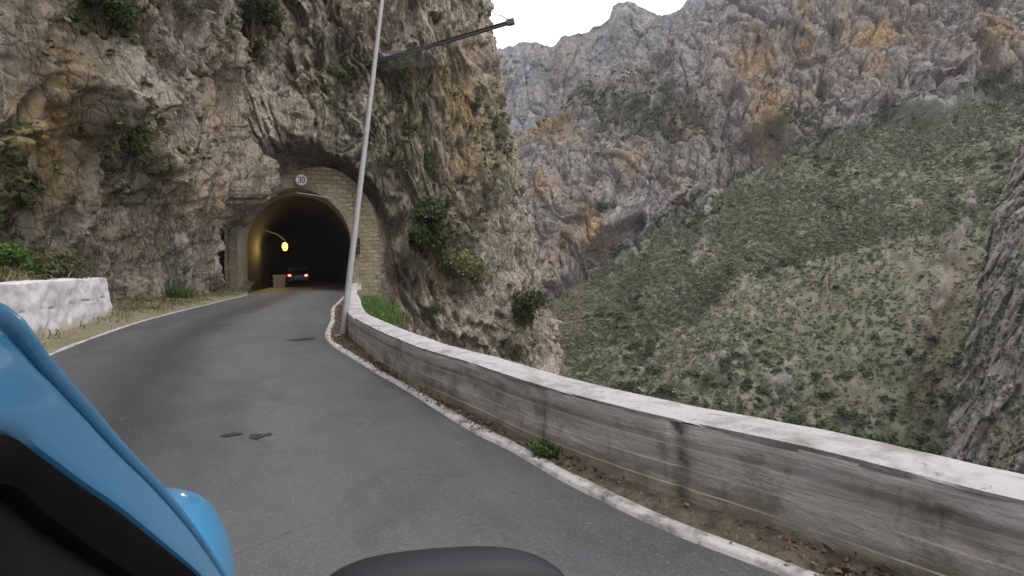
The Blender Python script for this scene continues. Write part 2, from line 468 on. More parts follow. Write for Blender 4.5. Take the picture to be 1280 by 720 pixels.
def mobj(name, V, F, mat, parent=None, smooth=False, attrs=None, uv=None, off=None):
    """One mesh object.  F: an (n,k) array or a list of index lists."""
    V = np.asarray(V, float)
    if off is not None: V = V - np.asarray(off, float)
    me = bpy.data.meshes.new(name)
    if isinstance(F, np.ndarray):
        n, k = F.shape
        me.vertices.add(len(V)); me.vertices.foreach_set('co', V.astype(np.float32).ravel())
        me.loops.add(n * k); me.loops.foreach_set('vertex_index', F.astype(np.int32).ravel())
        me.polygons.add(n); me.polygons.foreach_set('loop_start', np.arange(0, n * k, k, dtype=np.int32))
        me.update(calc_edges=True)
    else:
        me.from_pydata(V.tolist(), [], [list(map(int, f)) for f in F])
    me.validate()
    if attrs:
        for nm, a in attrs.items():
            at = me.attributes.new(nm, 'FLOAT', 'POINT'); at.data.foreach_set('value', np.asarray(a, np.float32))
    if uv is not None:
        ul = me.uv_layers.new(name='UVMap')
        li = np.zeros(len(me.loops), np.int32); me.loops.foreach_get('vertex_index', li)
        ul.data.foreach_set('uv', np.asarray(uv, np.float32)[li].ravel())
    if smooth:
        me.polygons.foreach_set('use_smooth', np.ones(len(me.polygons), bool))
    me.materials.append(mat)
    o = bpy.data.objects.new(name, me); COL.objects.link(o)
    if parent: o.parent = parent
    return o

def grid_faces(nu, nv, flip=False, wrap=False):
    i = np.arange(nu if wrap else nu - 1)[:, None]; j = np.arange(nv - 1)[None, :]
    i2 = (i + 1) % nu
    a = i * nv + j; b = i2 * nv + j; c = i2 * nv + j + 1; d = i * nv + j + 1
    F = np.stack([a, b, c, d], -1).reshape(-1, 4)
    return F[:, ::-1].copy() if flip else F

class MB:
    """collects shapes and links them as one mesh"""
    def __init__(s): s.v = []; s.f = []
    def add(s, V, F):
        k = len(s.v); s.v += [tuple(map(float, p)) for p in V]; s.f += [[int(i) + k for i in f] for f in F]; return s
    def box(s, lo, hi, bev=0.0, rot=None, at=(0, 0, 0)):
        bm = bmesh.new(); bmesh.ops.create_cube(bm, size=1)
        lo, hi = np.array(lo, float), np.array(hi, float)
        for v in bm.verts:
            v.co = Vector(((np.array(v.co) + .5) * (hi - lo) + lo))
        if bev > 0: bmesh.ops.bevel(bm, geom=bm.edges[:], offset=bev, segments=2, affect='EDGES', profile=.6)
        return s.bm(bm, rot, at)
    def bm(s, bm, rot=None, at=(0, 0, 0)):
        bm.verts.index_update()
        V = [(rot @ v.co if rot else v.co) + Vector(at) for v in bm.verts]
        F = [[v.index for v in f.verts] for f in bm.faces]
        bm.free(); return s.add(V, F)
    def tube(s, path, r, n=8, caps=True):
        P = [Vector(p) for p in path]; R = [r] * len(P) if np.isscalar(r) else list(r)
        V = []; F = []; up = Vector((0, 0, 1)); px = None
        for i, p in enumerate(P):
            t = (P[min(i + 1, len(P) - 1)] - P[max(i - 1, 0)]).normalized()
            x = px if px is not None else (t.cross(up) if abs(t.z) < .95 else t.cross(Vector((1, 0, 0))))
            x = (x - t * x.dot(t)).normalized(); px = x; y = t.cross(x)
            V += [p + (x * math.cos(a) + y * math.sin(a)) * R[i] for a in [2 * math.pi * k / n for k in range(n)]]
        for i in range(len(P) - 1):
            for k in range(n):
                F.append([i * n + k, i * n + (k + 1) % n, (i + 1) * n + (k + 1) % n, (i + 1) * n + k])
        if caps: F.append(list(range(n))[::-1]); F.append([(len(P) - 1) * n + k for k in range(n)])
        return s.add(V, F)
    def lathe(s, prof, n=24, axis='Y', at=(0, 0, 0)):
        V = []; F = []
        for (r, h) in prof:
            for k in range(n):
                a = 2 * math.pi * k / n
                q = {'Y': (r * math.cos(a), h, r * math.sin(a)), 'Z': (r * math.cos(a), r * math.sin(a), h), 'X': (h, r * math.cos(a), r * math.sin(a))}[axis]
                V.append((q[0] + at[0], q[1] + at[1], q[2] + at[2]))
        for i in range(len(prof) - 1):
            for k in range(n):
                F.append([i * n + k, i * n + (k + 1) % n, (i + 1) * n + (k + 1) % n, (i + 1) * n + k])
        return s.add(V, F)
    def build(s, name, mat, parent=None, smooth=False, off=None):
        o = mobj(name, s.v, s.f, mat, parent, smooth, off=off)
        bm = bmesh.new(); bm.from_mesh(o.data); bmesh.ops.recalc_face_normals(bm, faces=bm.faces[:]); bm.to_mesh(o.data); bm.free()
        if smooth:
            try: o.data.set_sharp_from_angle(angle=math.radians(38))
            except Exception: pass
        return o

def leaves(n, centers, size, flat=.0, rng=RNG, droop=0.0, aspect=1.7):
    """random leaf quads around given centres -> V,F"""
    c = np.asarray(centers)
    n = len(c)
    a = rng.normal(size=(n, 3)); a[:, 2] = a[:, 2] * (1 - flat) - droop; a /= np.linalg.norm(a, axis=1)[:, None]
    b = rng.normal(size=(n, 3)); b -= (b * a).sum(1)[:, None] * a; b /= np.linalg.norm(b, axis=1)[:, None]
    s = (size * rng.uniform(.6, 1.4, n))[:, None]
    V = np.stack([c - a * s * aspect * .5, c + b * s * .5, c + a * s * aspect * .5, c - b * s * .5], 1).reshape(-1, 3)
    F = np.arange(n * 4).reshape(-1, 4)
    return V, F

def bush(name, base, radius, height, mat, label, n=1500, leaf=.07, cat='bush', out=None, group=None, squash=1.0, lobes=9, rng=None):
    """leafy shrub with a stem, rooted at base"""
    rng = rng or np.random.default_rng(abs(hash(name + str(round(float(base[0]), 2)))) % 10000 if False else int(abs(base[0] * 131 + base[1] * 17 + base[2] * 7)) % 9999)
    base = np.asarray(base, float)
    root = empty(name, base, label=label, cat=cat, group=group)
    o = np.zeros(3) if out is None else np.asarray(out, float)
    pts = []; tint = []; stem = MB()
    for k in range(lobes):
        th = rng.uniform(0, 2 * math.pi); rr = radius * rng.uniform(.1, .75)
        c = np.array([math.cos(th) * rr, math.sin(th) * rr * squash, height * rng.uniform(.25, .85)]) + o * rng.uniform(.3, 1)
        r = radius * rng.uniform(.28, .55)
        m = n // lobes
        d = rng.normal(size=(m, 3)); d /= np.linalg.norm(d, axis=1)[:, None]
        rad = r * rng.uniform(.25, 1, m) ** .5 * (1 + .25 * rng.normal(size=m))
        pts.append(c + d * rad[:, None] * np.array([1, 1, .8])); tint.append(np.clip(rng.normal(.5, .12, m) + rng.normal(0, .16), 0, 1))
        stem.tube([(0, 0, -.15), tuple(c * .45 + np.array([0, 0, .0])), tuple(c)], [max(.012, radius * .05), max(.009, radius * .03), .005], 5)
    pts = np.vstack(pts); tint = np.concatenate(tint)
    V, F = leaves(len(pts), pts, leaf, rng=rng)
    mobj('foliage', V, F, mat, root, attrs={'tint': np.repeat(tint, 4)})
    stem.build('stem', MATS['twig'], root)
    return root

def grass_mesh(P, N_out, h, w, rng, lean=.5):
    """blades rooted at points P -> triangles"""
    n = len(P)
    up = np.tile([0, 0, 1.0], (n, 1)) + N_out * .4 + rng.normal(size=(n, 3)) * lean * .5
    up /= np.linalg.norm(up, axis=1)[:, None]
    sd = rng.normal(size=(n, 3)); sd[:, 2] *= .2; sd /= np.linalg.norm(sd, axis=1)[:, None]
    hh = (h * rng.uniform(.5, 1.3, n))[:, None]; ww = (w * rng.uniform(.6, 1.3, n))[:, None]
    mid = P + up * hh * .55
    tip = P + up * hh + np.array([0, 0, -1]) * hh * .18 + rng.normal(size=(n, 3)) * hh * .18
    V = np.stack([P - sd * ww, P + sd * ww, mid + sd * ww * .8, mid - sd * ww * .8, tip], 1).reshape(-1, 3)
    k = np.arange(n)[:, None] * 5
    F4 = k + np.array([[0, 1, 2, 3]])
    F3 = k + np.array([[3, 2, 4]])
    return V, F4.tolist() + F3.tolist()

def tufts(P, R, rng, blades=14, flat=.55, up=None):
    """low scrub clumps: blades*leaf quads spread over domes at P with radius R"""
    n = len(P)
    d = rng.normal(size=(n, blades, 3)); d /= np.linalg.norm(d, axis=2)[..., None]
    d[..., 2] = np.abs(d[..., 2]) * flat
    c = P[:, None, :] + d * R[:, None, None] * rng.uniform(.45, 1.0, (n, blades, 1))
    c = c.reshape(-1, 3)
    s = np.repeat(R, blades) * .75
    V, F = leaves(len(c), c, s, flat=.45, rng=rng, aspect=1.5)
    t = np.clip(np.repeat(rng.normal(.5, .2, n), blades) + rng.normal(0, .08, n * blades), 0, 1)
    return V, F, np.repeat(t, 4)

# ------------------------------------------------------------------ plan of the place
TH = math.radians(17)
PO = np.array([-13.4, 34.7])                       # middle of the tunnel mouth
PR = np.array([math.cos(TH), math.sin(TH)])          # along the portal, to the right
PT = np.array([-math.sin(TH), math.cos(TH)])         # into the tunnel
def pw(a, c, z):
    """portal coordinates -> world"""
    q = PO + PR * a + PT * c
    return np.array([q[0], q[1], z])

Rpts = [(14.0, -12.5), (8.0, -5.0), (4.3, -.6), (2.45, 1.45)] + [tuple(G(*p)) for p in ((967, 716), (838, 667), (755, 628), (697, 599), (638, 564), (580, 534.5), (505, 487), (455, 457.5))] + \
       [(-3.95, 11.8), (-5.25, 16.1), (-6.75, 20.9), (-8.3, 27)] + [tuple(PO + PR * 2.95), tuple(PO + PR * 2.95 + PT * 14), tuple(PO + PR * .35 + PT * 32), tuple(PO - PR * 19.5 + PT * 58)]
Lpts = [(8.0, -17), (2.6, -9.5), (-.8, -4.5), (-2.9, -1.0), (-5.3, 4), (-7.9, 9.5), (-9.3, 12.8), (-10.8, 17), (-13.0, 24.9), (-14.7, 31)] + [tuple(PO - PR * 2.75), tuple(PO - PR * 2.75 + PT * 14), tuple(PO - PR * 5.35 + PT * 32), tuple(PO - PR * 25 + PT * 58)]
RE = catmull(Rpts); LE = catmull(Lpts)
NST = 420
def station_split(C, mouth):
    """resample so that the portal mouth sits at a fixed station on both edges"""
    s = arclen(C)
    k = np.argmin(np.linalg.norm(C - mouth, axis=1))
    return resample(C, np.concatenate([np.linspace(0, s[k], 320), np.linspace(s[k], s[-1], NST - 320 + 1)[1:]]))
RE = station_split(RE, PO + PR * 2.95); LE = station_split(LE, PO - PR * 2.75)

# ---- road
NL = 28
u = np.linspace(0, 1, NL)
RV = LE[:, None, :] * (1 - u[None, :, None]) + RE[:, None, :] * u[None, :, None]
mid = (LE + RE) / 2; slen = arclen(mid)
zc = .05 * (1 - (2 * u - 1) ** 2)
RV3 = np.concatenate([RV, np.broadcast_to(zc[None, :, None], (NST, NL, 1))], 2).reshape(-1, 3)
spot = np.zeros(len(RV3))
RVx = RV3[:, :2]
uvr = np.stack([np.broadcast_to(u[None], (NST, NL)), np.broadcast_to(slen[:, None], (NST, NL))], -1).reshape(-1, 2)
road = mobj('road', RV3, grid_faces(NST, NL, True), MATS['asphalt'], None, True, {'spot': spot}, uvr)
tag(road, kind='structure')

# dark worn holes in the asphalt: small sheets laid just above the surface
def patch(px, py, ra, rb, seed):
    c = G(px, py, .04); rng = np.random.default_rng(seed)
    d = np.array([-.45, .89]); n = np.array([.89, .45])
    V = [(0, 0, 0)]; K = 18
    for k in range(K):
        a = 2 * math.pi * k / K; r = rng.uniform(.6, 1.15)
        q = d * math.cos(a) * ra * r + n * math.sin(a) * rb * r
        V.append((q[0], q[1], 0))
    zz = []
    for v in V:
        p = c + np.array(v[:2])
        k = np.argmin(((RVx - p) ** 2).sum(1)); zz.append(RV3[k, 2])
    V = [(v[0] + c[0], v[1] + c[1], max(zz) + .006) for v in V]
    o = mobj('road_patch', V, [[0, 1 + k, 1 + (k + 1) % K] for k in range(K)], MATS['patch'])
    tag(o, kind='structure')
bp = Mat('sunken_tar'); MATS['patch'] = bp.bsdf(bp.ramp(bp.noise(bp.vec(), 25, 4, .7), [(.35, (.010, .010, .011)), (.7, (.04, .039, .04))]), .9, bp.bump(bp.noise(bp.vec(), 30, 4, .7), .8, .02), .2)
for a in ((289, 545, .06, .10, 1), (322, 547, .09, .07, 2), (336, 544, .05, .04, 5), (386, 422, .25, .17, 3), (372, 424, .12, .2, 4)): patch(*a)

# ---- kerb strip on the right, painted line on the left
def strip(C, w, side, z0, z1, name, mat, j0, j1, wob=.012, seed=0, gap=0.0):
    N = normals2(C) * side
    rng = np.random.default_rng(seed)
    C = C[j0:j1]; N = N[j0:j1]
    s = arclen(C); nn = int(s[-1] / .12)
    tt = np.linspace(0, s[-1], nn)
    C = resample(C, tt); N = np.stack([np.interp(tt, s, N[:, k]) for k in (0, 1)], 1)
    e = perlin(np.stack([tt * 1.7, tt * 0 + seed, tt * 0], 1)) * wob
    e2 = perlin(np.stack([tt * 2.3, tt * 0 + seed + 9.1, tt * 0], 1)) * wob * 2
    o0 = C + N * (gap + e)[:, None]; o1 = C + N * (gap + w + e2)[:, None]
    ze = perlin(np.stack([tt * .8, tt * 0 + 4.4, tt * 0], 1)) * .012
    V = np.stack([np.c_[o0, np.full(nn, z0)], np.c_[o0 + N * .012, z1 + ze * (z1 - z0 > .01)], np.c_[o1 - N * .012, z1 + ze * (z1 - z0 > .01)], np.c_[o1, np.full(nn, z0)]], 1).reshape(-1, 3)
    return mobj(name, V, grid_faces(nn, 4, side > 0), mat, None, False)
tag(strip(RE, .135, 1, -.05, .022, 'kerb', MATS['kerb'], 0, 319, .02, 2), kind='structure')
tag(strip(LE, .10, -1, -.05, .012, 'edge_line', MATS['line'], 0, 319, .03, 5), kind='structure')

# ---- parapet wall on the right
Wp = [(14.6, -11.6), (8.6, -4.2), (4.9, -.2), (3.2, 1.15), (2.62, 1.72), (2.07, 2.26), (1.78, 2.64), (1.58, 2.89), (1.30, 3.2), (1.04, 3.47), (.72, 3.82), (.07, 4.72), (-.31, 5.4), (-.96, 6.4), (-1.43, 7.25), (-2.05, 8.5), (-2.73, 10.0), (-3.3, 11.3), (-3.62, 12.3), (-4.15, 14), (-4.85, 16.5), (-6.2, 21), (-8.0, 27.5), (-9.75, 34.0), tuple(PO + PR * 3.55 - PT * .25)]
WF = smooth1(resample(catmull(Wp), 1400), 60)
WN = normals2(WF)
ws = arclen(WF)
WH = .57
def wall_part(s0, s1, name_root, label):
    k = (ws >= s0) & (ws <= s1)
    C, N, S = WF[k], WN[k], ws[k]
    base = np.array([*C[len(C) // 2], 0.0])
    root = empty(name_root, base, label=label, cat='wall')
    m = len(C); TW = .34
    # front face: four boards with small offsets, plus top edge rounding
    zz = np.linspace(-.12, WH - .035, 30)
    Sg, Zg = np.meshgrid(S, zz, indexing='ij')
    q = np.stack([Sg.ravel(), Zg.ravel() * 4, np.zeros(Sg.size)], 1)
    board = np.floor((Zg + 1) / .128)
    o_ = (_rx[(board.astype(int) * 37 + 11) % 256] - .5) * .012
    dsp = o_ + (perlin(q * np.array([1.3, 1.0, 1])) * .012 + perlin(q * np.array([6, 5, 1])) * .004).reshape(Sg.shape)
    dsp -= .02 * sstep(WH - .12, WH - .035, Zg) * 0
    crack = np.zeros(Sg.shape)
    for (cs, wv, dp) in CRACKS:
        cx = cs + .05 * perlin(np.stack([zz * 6, zz * 0 + cs, zz * 0], 1))[None, :] + (zz[None, :] - .3) * .05
        g = np.exp(-((Sg - cx) / wv) ** 2) * (.35 + .65 * sstep(-.9, .5, perlin(np.stack([zz * 9, zz * 0 + cs * 3, zz * 0], 1)))[None, :])
        crack = np.maximum(crack, g * dp)
    dsp += crack * .022
    Pn = C[:, None, :] + N[:, None, :] * dsp[..., None]
    V = np.concatenate([Pn, Zg[..., None]], 2).reshape(-1, 3)
    uv = np.stack([Sg.ravel(), Zg.ravel()], 1)
    mobj('face', V, grid_faces(m, len(zz), False), MATS['board'], root, True, {'crack': crack.ravel()}, uv, base)
    # back face + ends
    B = C + N * TW
    V = np.stack([np.c_[C + N * .03, np.full(m, WH - .05)], np.c_[B, np.full(m, WH - .05)], np.c_[B, np.full(m, -1.2)]], 1).reshape(-1, 3)
    F = grid_faces(m, 3, False).tolist()
    mobj('back', V, F, MATS['board'], root, False, {'crack': np.zeros(len(V))}, V[:, [0, 2]], base)
    # whitewashed coping with a worn, uneven lip
    jj = np.array([0, .02, .06, .12, .2, .28, TW - .03, TW + .012, TW + .012])
    e1 = perlin(np.stack([S * 1.1, S * 0, S * 0 + 3], 1)); e2 = perlin(np.stack([S * 5, S * 0, S * 0 + 7], 1)); e3 = np.maximum(0, perlin(np.stack([S * 2.6, S * 0, S * 0 + 17], 1)) - .12) * 1.5
    rows = []
    for i, jx in enumerate(jj):
        if i == 0: off = -.003 + e2 * .006 + .03 * e3; z = WH - .040 - .016 * e2 - .02 * e1 + .028 * e3
        elif i == 1: off = -.002 + e2 * .006 + .07 * e3; z = WH - .016 + .010 * e1 - .02 * e3
        elif i == len(jj) - 1: off = jx + 0 * S; z = WH - .09 + 0 * S
        else: off = jx + e2 * .006; z = WH + .004 * (i > 1) + .012 * e1 + .006 * perlin(np.stack([S * 4, S * 0 + jx * 9, S * 0], 1)) - (.01 if i in (2, 7) else 0)
        rows.append(np.c_[C + N * off[:, None], z])
    V = np.stack(rows, 1).reshape(-1, 3)
    F = grid_faces(m, len(jj), False).tolist() + [list(range(len(jj))), [(m - 1) * len(jj) + i for i in range(len(jj))][::-1]]
    mobj('coping', V, F, MATS['coping'], root, False, None, V[:, :2], base)
    return root
def s_at(p):
    return ws[np.argmin(((WF - np.asarray(p)) ** 2).sum(1))]
s_joint = s_at((-3.66, 12.5))
s_crack = s_at(G(848, 632))
CRACKS = [(s_crack, .035, 1.0), (s_at(G(690, 565)), .05, .45), (s_at((2.7, 1.6)), .04, .5), (s_at((-1.5, 7.3)), .04, .5), (s_at((-2.6, 9.8)), .03, .6)]
par1 = wall_part(ws[0], s_joint - .015, 'parapet_wall', 'long low board-marked concrete parapet with white top, in the right foreground')
par2 = wall_part(s_joint + .015, ws[-1], 'parapet_wall', 'far length of white topped parapet behind the pole, running to the tunnel mouth')

# ---- dirt gutter between kerb and parapet
def loft(A, B, n, name, mat, zf, smooth=True, attrs=None, kind='structure', flip=False):
    m = len(A); t = np.linspace(0, 1, n)
    P = A[:, None, :] * (1 - t[None, :, None]) + B[:, None, :] * t[None, :, None]
    z = zf(P.reshape(-1, 2), np.tile(t, m), np.repeat(np.arange(m), n))
    V = np.c_[P.reshape(-1, 2), z]
    o = mobj(name, V, grid_faces(m, n, flip), mat, None, smooth, attrs)
    tag(o, kind=kind)
    return V
gA = resample(RE[:320] + normals2(RE[:320]) * .10, 900); 
def nearest_on(C, P):
    out = np.zeros(len(P), int)
    for i in range(0, len(P), 200):
        out[i:i + 200] = np.argmin(((P[i:i + 200, None, :] - C[None]) ** 2).sum(2), 1)
    return out
gB = WF[nearest_on(WF, gA)] + WN[nearest_on(WF, gA)] * .06
gB = smooth1(gB, 8)
GUT = loft(gA, gB, 10, 'gutter_soil', MATS['gutter'], lambda P, t, i: .012 + .05 * t ** 1.5 + .035 * fbm(np.c_[P * 4, P[:, :1] * 0], 3) * np.sin(np.pi * np.clip(t * .8 + .1, 0, 1)) - .03 * (t < .01), flip=True)

# ---- cliff on the left with the tunnel through it
c_behind = [(6.5, -22), (-1.5, -16), (-7.5, -8), (-11.0, 0)]
c_vis = [(-12.6, 8), (-13.5, 13), (-14.5, 18), (-15.3, 22), (-16.4, 27), (-17.0, 30.5), (-17.2, 33.0), tuple(PO - PR * 4.9 + PT * .5), tuple(PO - PR * 2 + PT * .6), tuple(PO + PT * .6), tuple(PO + PR * 2.5 + PT * .6), tuple(PO + PR * 5.6 + PT * .4), (-5.4, 37.6), (-2.6, 39.0), (-.2, 41.6), (.9, 45), (1.5, 49), (1.4, 54)]
c_after = [(.5, 62), (-5, 72), (-16, 82)]
CB = catmull(c_behind + c_vis + c_after, 30)
cs = arclen(CB)
k0, k1 = len(c_behind) * 30, (len(c_behind) + len(c_vis) - 1) * 30
sv = np.concatenate([np.linspace(0, cs[k0], 110, endpoint=False), np.linspace(cs[k0], cs[k1], 860, endpoint=False), np.linspace(cs[k1], cs[-1], 90)])
CBr = resample(CB, sv)
CN = -normals2(CBr); CN = smooth1(CN, 40); CN /= np.linalg.norm(CN, axis=1)[:, None]
CN = -CN                                             # towards the road
prj = (CBr - PO) @ PR
after = sv > cs[k0] + 0
sp = cs[(len(c_behind) + 11) * 30]                   # just right of the portal
right = sstep(sp - 2, sp + 9, sv)
zmin = -1.0 - 25 * sstep(sp - 1.5, sp + 4, sv)
zmax = 20 + 14 * sstep(cs[k0], sp, sv)
NV = 430
tv = np.linspace(0, 1, NV)
Zc = zmin[:, None] + (zmax - zmin)[:, None] * tv[None, :]
nU = len(sv)
A0 = np.repeat(CBr, NV, 0); N0 = np.repeat(CN, NV, 0); Z0 = Zc.ravel(); R0 = np.repeat(right, NV); S0 = np.repeat(sv, NV)
lean = np.where(R0 > 0, 0, 0) + (1 - R0) * (.9 * sstep(1, 7, Z0) + .02 * Z0 - .03 * np.maximum(Z0 - 12, 0)) + R0 * (np.where(Z0 > 0, -.19 * Z0, -.34 * Z0))
base3 = np.c_[A0 + N0 * lean[:, None], Z0]
wp = np.stack([fbm(base3 * .18 + 5, 2), fbm(base3 * .18 + 45, 2), fbm(base3 * .18 + 85, 2)], 1)
Q = (base3 + wp * 1.6) * np.array([1, 1, .38])
d_big = ridged(Q * .17 + 3, 2) * 1.25
d_med = fbm(Q * .55, 3) * 1.1
d_rib = ridged(Q * np.array([1.0, 1.0, .5]) * .75 + 9, 4, .55) * .55
w1, w2, wc = worley(Q * np.array([1, 1, .8]) * 1.0 + 2)
d_blk = (wc - .5) * .5 * sstep(.0, .25, w2 - w1) - .22 * np.exp(-(w2 - w1) * 14)
w1b, w2b, wcb = worley(Q * 3.1 + 30)
d_kn = (.42 - w1b) * .20 + (wcb - .5) * .12 - .10 * np.exp(-(w2b - w1b) * 16)
pock = fbm(Q * .8 + 60, 3)
d_pock = -.65 * sstep(.28, .62, pock)
d_fine = fbm(base3 * 3.2, 4, .6) * .16 - .35 * np.exp(-np.abs(perlin(Q * np.array([.8, .8, .25]) + 25)) * 20)
disp = d_big + d_med + d_rib + d_blk + d_kn + d_pock + d_fine - .3
# portal recess
pa = (A0 - PO) @ PR; pcv = (A0 - PO) @ PT
def arch_dist(a, z, hw, spring, rise):
    e = np.sqrt((a / hw) ** 2 + (np.maximum(z - spring, 0) / rise) ** 2)
    return e
e_out = arch_dist(pa - .6, Z0, 4.6, 2.9, 5.0)
pm = (1 - sstep(1.02, 1.2, e_out)) * (np.abs(pcv) < 3.5)
disp = disp * (1 - pm) - pm * .15
shelf = sstep(1.0, 1.25, e_out) * (1 - sstep(1.25, 2.2, e_out)) * (np.abs(pcv) < 3.5) * sstep(2.5, 5, Z0) * sstep(2.5, .5, pa)
disp = disp + (1.5 + .6 * sstep(0, -2, pa)) * shelf
lean2 = lean * (1 - pm)
hx_, hy_, _ = project(base3)
disp = disp + 1.5 * np.exp(-((hx_ - 85) / 45) ** 2 - ((hy_ - 110) / 55) ** 2)
CP = np.c_[A0 + N0 * (lean2 + disp)[:, None], Z0 + (fbm(Q * .7 + 12, 3) * .5) * (1 - pm) * sstep(-1, 1, Z0 - np.repeat(zmin, NV))]
# roll the top row back into the mountain
last = (np.arange(nU) * NV + NV - 1)
CP[last, :2] -= CN * 14
CP[last, 2] += 4
Fc = grid_faces(nU, NV, True)
hole = (arch_dist(pa, Z0, 3.5, 2.9, 3.7) < 1.0) & (np.abs(pcv) < 3.5)
Fc = Fc[~hole[Fc].any(1)]
# stains and moss with places of their own
cx, cy, cf = project(CP)
def blob(px, py, rx, ry, X=None, Y=None):
    X = cx if X is None else X; Y = cy if Y is None else Y
    return np.exp(-((X - px) / rx) ** 2 - ((Y - py) / ry) ** 2)
och = np.clip(blob(75, 150, 45, 95) * 1.3 + blob(280, 120, 30, 60) * .7 + blob(15, 190, 35, 60) * .6 + blob(545, 330, 30, 60) * .5 + blob(570, 110, 30, 60) * .9 + blob(590, 190, 30, 60) * .6 + blob(250, 250, 60, 40) * .5, 0, 1)
veg = np.clip(blob(165, 195, 55, 50) + blob(20, 250, 45, 90) * .9 + blob(420, 110, 30, 60) * .7 + blob(510, 150, 50, 90) * .8 + blob(560, 310, 55, 60) * .8 + blob(140, 30, 50, 50) * .8 + blob(320, 40, 50, 50) * .6 + blob(480, 230, 30, 40) * .5 + blob(625, 190, 25, 80) * .8 + blob(650, 420, 40, 50) * .6 + blob(420, 190, 30, 40) * .5 + .12, 0, 1)
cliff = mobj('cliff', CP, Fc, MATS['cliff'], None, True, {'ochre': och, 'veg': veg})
tag(cliff, kind='structure')
vis_c = (cf > 3)
def anchor(px, py, P=None, X=None, Y=None, Fd=None):
    P = CP if P is None else P; X = cx if X is None else X; Y = cy if Y is None else Y; Fd = cf if Fd is None else Fd
    m = ((X - px) ** 2 + (Y - py) ** 2) < 36
    if not m.any(): m = ((X - px) ** 2 + (Y - py) ** 2) < 400
    k = np.where(m & (Fd > 2))[0]
    return P[k[np.argmin(Fd[k])]]
def cl_out(P):
    k = np.argmin(((CBr - P[:2]) ** 2).sum(1)); return CN[k]

# ---- tunnel portal
root = empty('tunnel_portal', pw(0, 0, 0), label='round-arched stone portal of the road tunnel at the foot of the near cliff', cat='tunnel portal')
off = pw(0, 0, 0)
def arch_pts(hw, spring, rise, n=33, nj=8):
    L = [(hw, z) for z in np.linspace(-.3, spring, nj, endpoint=False)]
    L += [(hw * math.cos(a), spring + rise * math.sin(a)) for a in np.linspace(0, math.pi, n)]
    L += [(-hw, z) for z in np.linspace(spring, -.3, nj + 1)[1:]]
    return np.array(L)
inn = arch_pts(3.3, 2.9, 3.5)
ringo = arch_pts(3.75, 2.9, 3.98)
ctrl = [(5.0, -.3), (5.1, 2), (5.05, 3.4), (4.6, 5.5), (3.4, 7.1), (2.1, 7.75), (.9, 7.7), (-.8, 7.1), (-2.5, 6.35), (-3.85, 4.7), (-4.0, 2.9), (-4.0, 1.5), (-4.0, -.3)]
outc = resample(catmull(ctrl, 20), len(inn))
# facing
rows = []; NRW = 14
for k in range(NRW):
    f = k / (NRW - 1)
    rows.append(ringo * (1 - f) + outc * f)
rows = np.stack(rows, 1)                              # (arch, radial, 2)
fz = fbm(np.c_[rows.reshape(-1, 2) * 1.4, np.zeros(rows.size // 2)], 3) * .09
Vf = np.array([pw(a, -.10 + d, z) for (a, z), d in zip(rows.reshape(-1, 2), fz)])
uvf = rows.reshape(-1, 2)
Fz = grid_faces(len(inn), NRW, True).tolist()
nV = len(Vf)
back = np.array([pw(a, .9, z) for a, z in outc])
Vf = np.vstack([Vf, back])
for i in range(len(inn) - 1):
    a, b_ = i * NRW + NRW - 1, (i + 1) * NRW + NRW - 1
    Fz.append([a, b_, nV + i + 1, nV + i])
mobj('facing', Vf, Fz, MATS['masonry'], root, False, None, np.vstack([uvf, outc]), off)
# voussoir ring, one wedge per stone
vs = MB()
idx = list(range(len(inn)))
step = 1
for i in range(0, len(inn) - 1, step):
    j = i + step
    rr = random.Random(i)
    p = [inn[i], inn[j], ringo[j], ringo[i]]
    cen = sum(p) / 4
    ex = rr.uniform(-.02, .03)
    q = [cen + (x - cen) * .965 for x in p]
    fr = -.17 - ex
    V = [pw(x[0], fr, x[1]) for x in q] + [pw(x[0], .5, x[1]) for x in p]
    vs.add(V, [[0, 1, 2, 3], [0, 4, 5, 1], [1, 5, 6, 2], [2, 6, 7, 3], [3, 7, 4, 0]])
vs.build('arch_ring', MATS['ring'], root, off=off)
# lining: plastered collar then bore, its tunnel darkness put into the colour
ci = arch_pts(3.29, 2.9, 3.49)
cc = np.linspace(-.12, 3.6, 16)
V = np.array([pw(a, c, z) for a, z in ci for c in cc]); mobj('lining', V, grid_faces(len(ci), len(cc), False).tolist() + [[j, j + 1, (len(ci) - 1) * len(cc) + j + 1, (len(ci) - 1) * len(cc) + j] for j in range(len(cc) - 1)], MATS['lining'], root, True, None, None, off)
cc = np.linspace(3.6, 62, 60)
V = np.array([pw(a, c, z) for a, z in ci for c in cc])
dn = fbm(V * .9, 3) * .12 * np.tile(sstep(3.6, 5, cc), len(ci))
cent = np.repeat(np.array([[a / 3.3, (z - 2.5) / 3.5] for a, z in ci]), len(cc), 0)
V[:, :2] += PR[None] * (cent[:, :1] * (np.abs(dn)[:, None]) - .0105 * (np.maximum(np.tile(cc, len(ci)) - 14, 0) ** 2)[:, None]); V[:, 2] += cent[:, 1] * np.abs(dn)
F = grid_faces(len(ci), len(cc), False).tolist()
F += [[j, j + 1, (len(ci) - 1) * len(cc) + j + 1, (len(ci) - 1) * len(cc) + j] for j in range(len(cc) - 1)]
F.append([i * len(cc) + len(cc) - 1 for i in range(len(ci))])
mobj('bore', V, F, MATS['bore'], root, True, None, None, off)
# thin conduit across the crown
cd = MB(); cd.tube([pw(.1, -.26, 6.12), pw(1.2, -.27, 6.0), pw(2.05, -.25, 5.85)], .035, 6)
cd.build('conduit', MATS['galv'], root, off=off)

